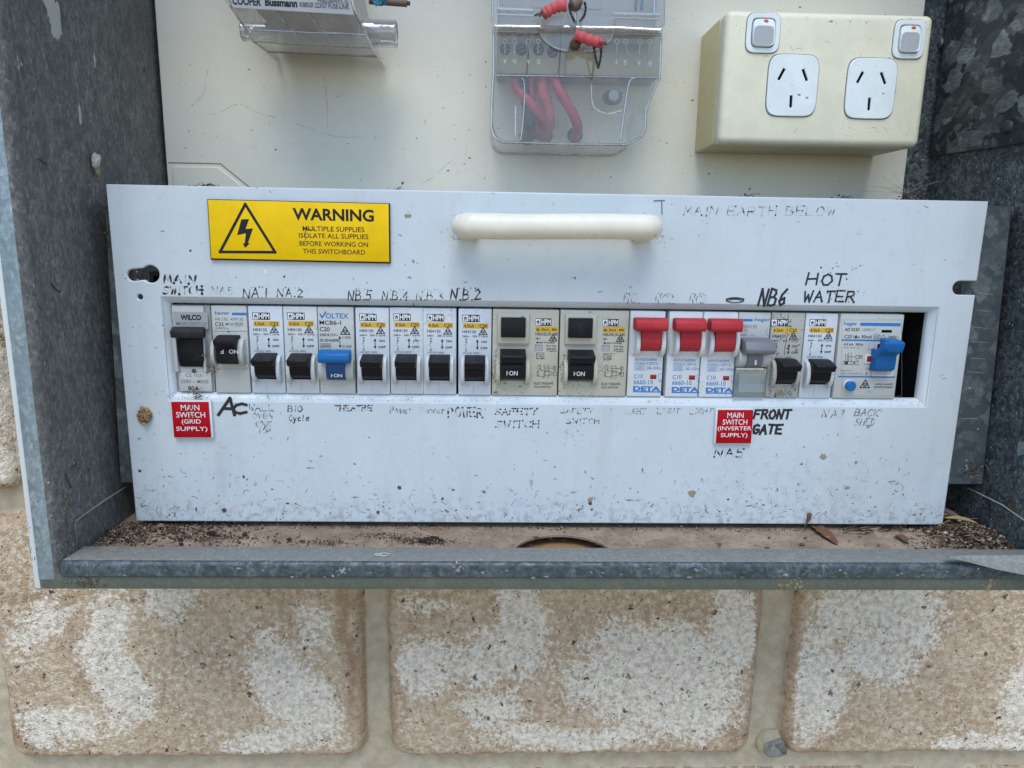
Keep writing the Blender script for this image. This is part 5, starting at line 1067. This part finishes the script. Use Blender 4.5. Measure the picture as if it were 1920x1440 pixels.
# terminal cover: outline from the photo at the cover's own depth
YC = 41.0
ol = [(926, 47), (925, 140), (922, 190), (921, 236), (925, 251), (933, 261), (944, 265.5), (1060, 269), (1172, 270.5), (1187, 266), (1203, 255), (1211, 243), (1212, 205), (1222, 180), (1238, 145), (1240, 100), (1241, 47)]
O2 = [at(px, py, YC) for px, py in ol]; cx_ = sum(p.x for p in O2)/len(O2); cz_ = sum(p.z for p in O2)/len(O2)
def inset(k, Y): return [((p.x-cx_)*k+cx_, Y, (p.z-cz_)*k+cz_) for p in O2]
r0, r1, r2 = inset(.975, YC), inset(1.0, YC+2), inset(1.0, YB-.6); n_ = len(O2)
mb = MB(); mb.add((r0, [list(range(n_))]), 'clear_cover'); mb.add((r0+r1+r2, [[i, i+1, i+1+n_, i+n_] for i in range(n_-1)]+[[n_+i, n_+i+1, 2*n_+i+1, 2*n_+i] for i in range(n_-1)]), 'clear_cover')
tc = obj('terminal_cover', mb, me_, MO)
mb = MB(); ed([Vector(p) for p in r1], .75); ed([Vector(p) for p in r2[2:-3]], .5)
for pts, r_ in ((((932, 47), (1006, 52), (1150, 52), (1240, 62)), 1.0), (((932, 60), (1012, 61)), .5), (((1150, 64), (1238, 66)), .5), (((930, 141), (975, 142), (1240, 146)), .35), (((978, 146), (983, 160), (981, 215), (976, 262)), .5), (((1190, 147), (1180, 155), (1172, 200), (1164, 262)), .6), (((967, 198), (966, 256)), .55)):
    ed(smooth_path([at(x, y, YC-.2) for x, y in pts], 4), r_)
ed(smooth_path([at(x, y, YC-1.5) for x, y in ((1010, 34), (1011, 55), (1022, 76), (1045, 91), (1068, 96))], 4), .5); ed(smooth_path([at(x, y, YC-1.5) for x, y in ((1094, 97), (1120, 93), (1142, 78), (1151, 58), (1153, 42))], 4), .5)
ed(smooth_path([at(x, y, 74) for x, y in ((1109, 148), (1110, 190), (1120, 206), (1142, 213), (1165, 206))], 4), .6)
for s_, px, py in (('A', 947, 115), ('N', 965, 115), ('A', 991, 116), ('E', 1009, 116), ('Y', 1156, 116), ('S', 1172, 117), ('A', 1198, 118), ('E', 1218, 119)):
    c = at(px, py, YC); mb.add(text(s_, c.x-.85, c.z-1.2, 1.7, 2.4, YC-.2, .0, 180), 'emboss')
for px in (947, 965, 990, 1009, 1157, 1173, 1200, 1218): c = at(px, 78, YC); mb.add(line(circ(c.x, c.z, 1.1, 12), .25, YC-.2, True), 'emboss'); mb.add(line([(c.x, c.z-1.2), (c.x+rng.choice([0, 0, 1.5]), c.z-6)], .25, YC-.2), 'emboss')
obj('cover_ribs', mb, tc, MO)
# half-round seal boss and the upper cover with its ridges
bos = [at(x, y, YC-3) for x, y in ((1008, 30), (1010, 55), (1022, 77), (1045, 92), (1080, 98), (1118, 94), (1142, 78), (1152, 58), (1154, 32))]
mb = MB(); A2 = [tuple(p) for p in bos]; B2 = [(p.x, YC, p.z) for p in bos]; n_ = len(bos); mb.add((A2+B2, [list(range(n_))]+[[i, i+1, i+1+n_, i+n_] for i in range(n_-1)]), 'clear_cover'); obj('seal_boss', mb, tc, MO)
mb = MB(); uo = [at(x, y, 33) for x, y in ((922, -40), (923, 40), (928, 49), (1006, 50), (1156, 52), (1238, 56), (1244, 46), (1243, -40))]; uo[0].z += 40; uo[-1].z += 40; n_ = len(uo)
mb.add(([tuple(p) for p in uo]+[(p.x, 70, p.z) for p in uo], [list(range(n_))]+[[i, i+1, i+1+n_, i+n_] for i in range(n_-1)]), 'clear_cover'); uc = obj('main_cover', mb, me_, MO)
mb = MB(); ed([p for p in uo[:]], .6)
for pts, r_ in ((((932, 17), (1000, 20)), .9), (((1150, 26), (1238, 28)), .9), (((934, 27), (1008, 30)), .5), (((1152, 33), (1238, 36)), .4), (((935, 17), (936, -30)), .6), (((1226, 26), (1228, -30)), .6), (((1078, 10), (1080, 46)), .7)): ed([at(x, y, 32.4) for x, y in pts], r_)
obj('cover_ribs', mb, uc, MO)
c = at(1150, 180, 72); mb = MB(); mb.add(lathe([(3.6, 4), (3.6, -1.2), (3.0, -2.2), (.1, -2.5)], (c.x, 72, c.z), 'y', 24), 'steel', True); mb.add(poly(circ(c.x, c.z, 6.0, 24, 4.5), 76.2), 'stain_brown'); obj('mounting_screw', mb, me_, MO)
# cables behind the cover
def cable(label, pts, r, mat, extra=None):
    pp = smooth_path([at(x, y, Y) for x, y, Y in pts], 6); mb = MB(); mb.add(tube(pp, r, 12), mat, True)
    if extra: c = at(*extra); mb.add(lathe([(4.6, 0), (4.6, -1.2), (3.4, -1.4)], (c.x, YB-.2, c.z), 'y', 20), 'stain_dark')
    tag(obj('cable', mb, origin=tuple(pp[0])), label, 'cable', 'cables under the clear meter cover')
cable('red cable bending far right behind the clear meter cover', [(1037, 138, 74), (1046, 165, 70), (1062, 192, 68), (1078, 222, 70), (1083, 240, 74), (1078, 256, 84), (1076, 262, 92)], 3.0, 'cable_red', (1078, 254, YB))
cable('thick red cable running straight down the middle of the meter cover', [(1015, 138, 74), (1018, 175, 70), (1027, 200, 70), (1031, 228, 72), (1026, 246, 80), (1020, 262, 92)], 3.1, 'cable_red', (1022, 254, YB))
cable('red cable crossing from the left in a V behind the meter cover', [(962, 140, 78), (968, 165, 74), (988, 186, 70), (1006, 206, 70), (1020, 226, 74), (1018, 240, 80), (1010, 250, 88), (1008, 256, 92)], 2.6, 'cable_red')
cable('shorter red cable beside the black one behind the meter cover', [(996, 138, 76), (996, 170, 74), (998, 205, 76), (1006, 235, 80), (1016, 252, 90)], 2.6, 'cable_red')
cable('black cable behind the clear meter cover', [(984, 140, 76), (985, 175, 74), (990, 205, 74), (992, 235, 76), (988, 258, 86), (988, 262, 92)], 3.4, 'wire_black', (988, 256, YB))
# the two red wire seals
def seal(label, plug, tag_pts, wires, pr, pm):
    c = at(*plug, 29.5); t = thing('wire_seal', label, 'seal', c, 'red wire seals on the meter'); O = tuple(c)
    mb = MB(); mb.add(tube(smooth_path([at(x, y, 28) for x, y in tag_pts], 4), [2.7+.35*sin(i*1.9) for i in range((len(tag_pts)-1)*4+1)], 10), 'seal_red', True)
    for k in range(2): e = at(*tag_pts[-1], 27); mb.add(lathe([(1.0, 0), (.9, -.6), (.1, -.7)], (e.x-1.6+2.4*k, 25.6, e.z-.4), 'y', 10), 'stain_dark')
    obj('seal_tag', mb, t, O)
    mb = MB(); mb.add(lump((c.x, 31, c.z), pr, 8, 1, .8, 1.15, .25), pm, True); obj('plug', mb, t, O)
    for wpts in wires:
        mb = MB(); pp = smooth_path([at(x, y, 28) for x, y in wpts], 5)
        for ph in (0, pi): mb.add(tube([p+Vector((.35*cos(i*1.4+ph), .35*sin(i*1.4+ph), 0)) for i, p in enumerate(pp)], .42, 5), 'wire_black', True)
        obj('wire', mb, t, O)
seal('red wire seal pointing left with dark wire tails, uppermost on the meter', (1081, 4), [(1062, 11), (1048, 12), (1036, 16), (1024, 24), (1018, 28)], [[(1068, 8), (1069, 22), (1074, 34), (1077, 42)], [(1096, 4), (1098, 16), (1095, 30), (1087, 40)], [(1022, 20), (1012, 25), (1003, 29)]], 3.6, 'rust_steel')
seal('red wire seal pointing right with two twisted black wires hanging below it', (1080, 82), [(1078, 65), (1092, 70), (1108, 76), (1124, 80), (1131, 81)], [[(1113, 86), (1115, 100), (1120, 122), (1122, 128)], [(1126, 86), (1127, 100), (1124, 118), (1122, 126)]], 2.9, 'grain_brown')

# ------------------------------------------------------------------ dirt, leaves and litter
rg = random.Random(11); mb = MB(); GR = ['grain_dark', 'grain_dark', 'grain_brown', 'grain_brown', 'grain_tan', 'grain_pale']
def grain(c, r, m):
    k = rg.randint(0, 2)
    ax = Vector((rg.gauss(0, 1), rg.gauss(0, 1), rg.gauss(0, .4))).normalized(); b = ax.orthogonal().normalized(); d = ax.cross(b)
    L_ = r*(rg.uniform(.8, 1.4) if k else rg.uniform(1.8, 4.0)); w_ = r*(rg.uniform(.6, 1) if k else .35)
    P = [c+ax*L_, c+b*w_, c+d*w_*.7, c-b*w_, c-d*w_*.7, c-ax*L_]
    mb.add(([tuple(p) for p in P], [[0, 1, 2], [0, 2, 3], [0, 3, 4], [0, 4, 1], [5, 2, 1], [5, 3, 2], [5, 4, 3], [5, 1, 4]]), m)
def pile(n, cx, cy, sx, sy, hgt, r0, r1, mats=GR, Z=ZF):
    for i in range(n):
        x, y = rg.gauss(cx, sx), rg.gauss(cy, sy)
        if x < XL+1 or x > XR-1 or y < -29: continue
        d = ((x-cx)/sx)**2+((y-cy)/sy)**2; grain(Vector((x, y, Z+.1+hgt*math.exp(-d*.5)*rg.random())), rg.uniform(r0, r1), rg.choice(mats))
def tp(px, py): p = at_z(px, py, ZF); return p.x, p.y
for n, px, py, sx, sy, h, a, b in ((900, 265, 1002, 24, 9, 3.0, .3, .9), (420, 195, 1014, 10, 8, 3.2, .3, .9), (380, 320, 998, 20, 6, 2.4, .3, .9), (220, 420, 1010, 12, 5, 1.6, .3, .8), (120, 360, 985, 26, 2.5, 1.5, .3, .8), (150, 612, 1019, 9, 2.5, 1.0, .25, .7), (120, 720, 1006, 10, 2.4, 1.2, .3, .7), (260, 802, 1017, 7.0, 1.8, 3.0, .3, .7), (90, 765, 1012, 8, 1.6, 1.5, .3, .6)): pile(n, *tp(px, py), sx, sy, h, a, b)
pile(1500, XR-14, -10, 13, 11, 6.5, .3, 1.1); pile(500, XR-8, -18, 8, 8, 5.5, .3, 1.2); pile(500, XR-22, 10, 12, 8, 6, .4, 1.2); pile(220, XR-34, -22, 12, 4, 1.4, .3, .8)
for i in range(420): grain(Vector((rg.uniform(-216, 217), rg.gauss(-.6, 1.1), ZF+.2+rg.random()*1.4)), rg.uniform(.25, .7), rg.choice(GR))      # along the foot of the panel
for i in range(700): grain(Vector((rg.uniform(XL+2, XR-2), rg.uniform(-29, 0), ZF+.15)), rg.uniform(.15, .42), rg.choice(GR))
for i in range(60): grain(Vector((rg.uniform(-225, 238), rg.uniform(-46, -31), -.6)), rg.uniform(.1, .3), rg.choice(GR))
for i in range(330): grain(Vector((rg.uniform(PL+1, PR_-1), rg.uniform(1.5, 15), PT+.15)), rg.uniform(.2, .6), rg.choice(GR))                # on the panel's top edge
for px, n in ((385, 60), (745, 26), (1405, 30), (1590, 34), (1700, 70), (1830, 40)):
    c = at(px, 362, 8)
    for i in range(n): grain(Vector((c.x+rg.gauss(0, 3.2), rg.uniform(2, 14), PT+.2+abs(rg.gauss(0, 1.1)))), rg.uniform(.3, .9), rg.choice(GR[:4]))
for px, py, n, s_ in ((395, 690, 40, 1.5), (385, 665, 16, 1.0), (370, 740, 60, 2.2), (368, 752, 26, 1.4)):
    c = at(px, py, 0)
    for i in range(n): grain(Vector((c.x+rg.gauss(0, s_), 1.6-rg.random()*2.4, c.z+rg.gauss(0, s_*.8))), rg.uniform(.25, .6), rg.choice(['grain_brown', 'grain_dark', 'grain_tan']))
c = at_x(1822, 880, XR-14)
c = at(1826, 880, 5.5)
for i in range(60): grain(Vector((c.x+rg.gauss(0, 2.6), 5-rg.random()*3, c.z+rg.gauss(0, 1.8))), rg.uniform(.3, .9), rg.choice(GR))
for i in range(90): grain(Vector((rg.gauss(PL-3, 1.0), rg.uniform(2, 9), rg.uniform(140, 166))), rg.uniform(.3, .8), rg.choice(GR[:4]))
for i in range(150):
    q = rng.random(); x, y = (rg.gauss(tp(280, 1002)[0], 26), rg.gauss(-12, 8)) if q < .4 else (rg.gauss(XR-14, 12), rg.gauss(-9, 10)) if q < .85 else (rg.uniform(-200, 200), rg.uniform(-28, -1))
    if not (XL+2 < x < XR-2 and -28 < y < 20): continue
    mb.add(lump((x, y, ZF+.4+(rg.random()*4 if q > .4 and q < .85 else rg.random()*1.2)), rg.uniform(.4, 1.3), i, 1.3, 1, .7, .4, 1), rg.choice(['grain_brown', 'grain_dark', 'tray_dust', 'dead_leaf', 'mud']))
for i in range(120):           # fine straw in the right corner and by the leaf
    x, y = (rg.gauss(XR-18, 13), rg.gauss(-8, 10)) if i < 95 else tp(rg.uniform(1575, 1660), rg.uniform(988, 1004))
    if not (XL < x < XR-2 and -29 < y < 20): continue
    z = ZF+.4+(rg.random()*5 if i < 95 else .6*rg.random()); t = rg.uniform(0, 2*pi) if i < 95 else rg.uniform(-.5, .3); L_ = rg.uniform(2, 6)
    mb.add(tube(smooth_path([(x, y, z), (x+L_*cos(t), y+L_*sin(t)*.6, z+rg.uniform(-.2, .8)), (x+L_*1.8*cos(t+.5), y+L_*1.4*sin(t+.5)*.6, z)], 3), rg.uniform(.12, .28), 4), rg.choice(['straw', 'grain_brown', 'grain_dark']))
o = obj('debris', mb); o['kind'] = 'stuff'; tag(o, 'brown dirt, grit and straw lying on the tray and ledges', 'debris', None, 'stuff')
def leaf(name, label, pts, wid, mat, curl=1.2):
    P = smooth_path(pts, 6); n = len(P); vs = []; fs = []
    for i, p in enumerate(P):
        t = i/(n-1); w_ = wid*max(.06, sin(pi*min(1, t*.96+.03)))**.8; d = (P[min(i+1, n-1)]-P[max(i-1, 0)]).normalized(); q = d.cross(Vector((0, 0, 1)))
        q = q.normalized() if q.length > .1 else Vector((1, 0, 0))
        for k, s_ in enumerate((-1, -.5, 0, .5, 1)): vs.append(tuple(p+q*w_*s_*(1+.12*sin(i*1.7+k))+Vector((0, 0, curl*(abs(s_)**1.5)*w_/wid))))
    for i in range(n-1):
        for k in range(4): fs.append([i*5+k, i*5+k+1, i*5+k+6, i*5+k+5])
    m2 = MB(); m2.add((vs+[(v[0], v[1], v[2]+.25) for v in vs], fs+[[j+len(vs) for j in f][::-1] for f in fs]), mat, True)
    return tag(obj(name, m2, origin=tuple(P[0])), label, 'leaf')
L1 = lambda px, py, dz: (*tp(px, py), ZF+dz)
leaf('dead_leaf', 'long curled brown leaf lying on the tray below the panel edge', [L1(1522, 986, 1.6), L1(1534, 996, 1.2), L1(1550, 1008, .8), L1(1569, 1023, .4)], 3.6, 'dead_leaf')
p = at(1507, 984, -1.0); q = at(1519, 962, -1.0); leaf('dead_leaf', 'short upright brown leaf tip leaning on the bottom edge of the panel', [(p.x, -1.4, ZF+.4), ((p.x+q.x)/2+.6, -1.6, (p.z+q.z)/2), (q.x, -.9, q.z)], 1.6, 'dead_leaf', .5)
leaf('dead_leaf', 'small dark oval leaf alone on the tray left of the corner litter', [L1(1679, 1006, .7), L1(1688, 1012, 1.2), L1(1702, 1021, .6)], 2.4, 'dead_leaf', 1.0)
leaf('dead_leaf', 'tan leaf scrap on top of the litter in the right corner', [(XR-22, 2, 2.2), (XR-16, -2, 3.0), (XR-9, -6, 2.4)], 3.0, 'straw', 1.0)
m2 = MB(); a = at(1772, 960, 14); b = at(1797, 974, 6); m2.add(tube([(a.x, 16, a.z), ((a.x+b.x)/2, 10, (a.z+b.z)/2+.4), (b.x, 3, b.z)], [2.2, 2.4, 1.9], 10), 'rust_steel', True); tag(obj('twig', m2, origin=tuple(b)), 'grey broken twig end behind the lower right corner of the panel', 'twig')
for lab, px, py, r in (('white pellet touching the lower right corner of the panel', 1761, 986, 1.3), ('white pellet in the corner litter, nearest the front lip of the pair', 1785, 1004, 1.0), ('white pellet in the corner litter just below the panel corner', 1772, 999, .95), ('white pellet highest on the corner litter, nearest the side wall', 1813, 975, .9), ('small white pellet beside the twig on the corner litter', 1799, 976, .8)):
    x, y = tp(px, py); z = ZF+1.2+(3.5 if px > 1795 else .8 if px > 1765 else 0); c = at_z(px, py, z); m2 = MB(); m2.add(lump(tuple(c), r, px, 1.25, 1, .8, .12), 'pellet_white', True); tag(obj('pellet', m2, origin=tuple(c)), lab, 'pellet', 'white pellets in the right corner')
x, y = tp(806, 1017); m2 = MB(); m2.add(lump((x, y, ZF+1.2), 2.3, 31, 2.3, .8, .8, .3, 3), 'grain_dark'); tag(obj('dropping', m2, origin=(x, y, ZF)), 'dark brown elongated dropping on the tray left of the cable hole', 'dropping')
x, y = tp(398, 1004); m2 = MB(); m2.add(lump((x, y, ZF+1.3), 1.8, 33, 1.4, 1, .9, .3, 2), 'grain_dark'); tag(obj('dirt_clod', m2, origin=(x, y, ZF)), 'small dark dirt clod beside the litter in the left corner', 'dirt clod')
# mud nest stuck to the panel
c = at(270, 780, -2); m2 = MB(); rr2 = random.Random(5)
m2.add(lump((c.x, -1.0, c.z), 2.7, 12, .95, .75, 1.25, .45, 3), 'mud')
for i in range(120):
    t, u = rr2.uniform(0, 2*pi), rr2.uniform(-1, 1); k = math.sqrt(1-u*u); m2.add(lump((c.x+rr2.gauss(0, .5)+2.7*k*cos(t), -1.0-2.3*abs(k*sin(t)), c.z+rr2.gauss(0, .5)+3.6*u), rr2.uniform(.3, .8), i, 1, 1, 1, .35, 1), rr2.choice(['mud', 'mud', 'grain_tan', 'grain_brown']))
tag(obj('mud_nest', m2, origin=(c.x, 0, c.z)), 'knobbly brown mud insect nest stuck on the left of the cover panel', 'insect nest')
# cobweb in the dark gap at the right
m2 = MB(); c = at(1703, 362, 20); rr2 = random.Random(9)
for i in range(26):
    e = Vector((c.x+rr2.gauss(2, 8), 20+rr2.uniform(-10, 40), c.z+abs(rr2.gauss(2, 6)))); m = (c+e)/2+Vector((rr2.gauss(0, 1.2), 0, rr2.gauss(0, 1.2))); m2.add(tube(smooth_path([c, m, e], 4), .055, 4), 'web')
for i in range(30): grain_c = Vector((c.x+rr2.gauss(0, 3), 16+rr2.gauss(0, 3), PT+.5+abs(rr2.gauss(0, 1.5)))); m2.add(lump(tuple(grain_c), rr2.uniform(.3, .8), i, 1, 1, .8, .3, 1), rr2.choice(['grain_brown', 'grain_dark', 'grain_tan']))
tag(obj('cobweb', m2, origin=tuple(c)), 'tangled cobweb with caught litter in the dark gap right of the mounting board', 'cobweb')
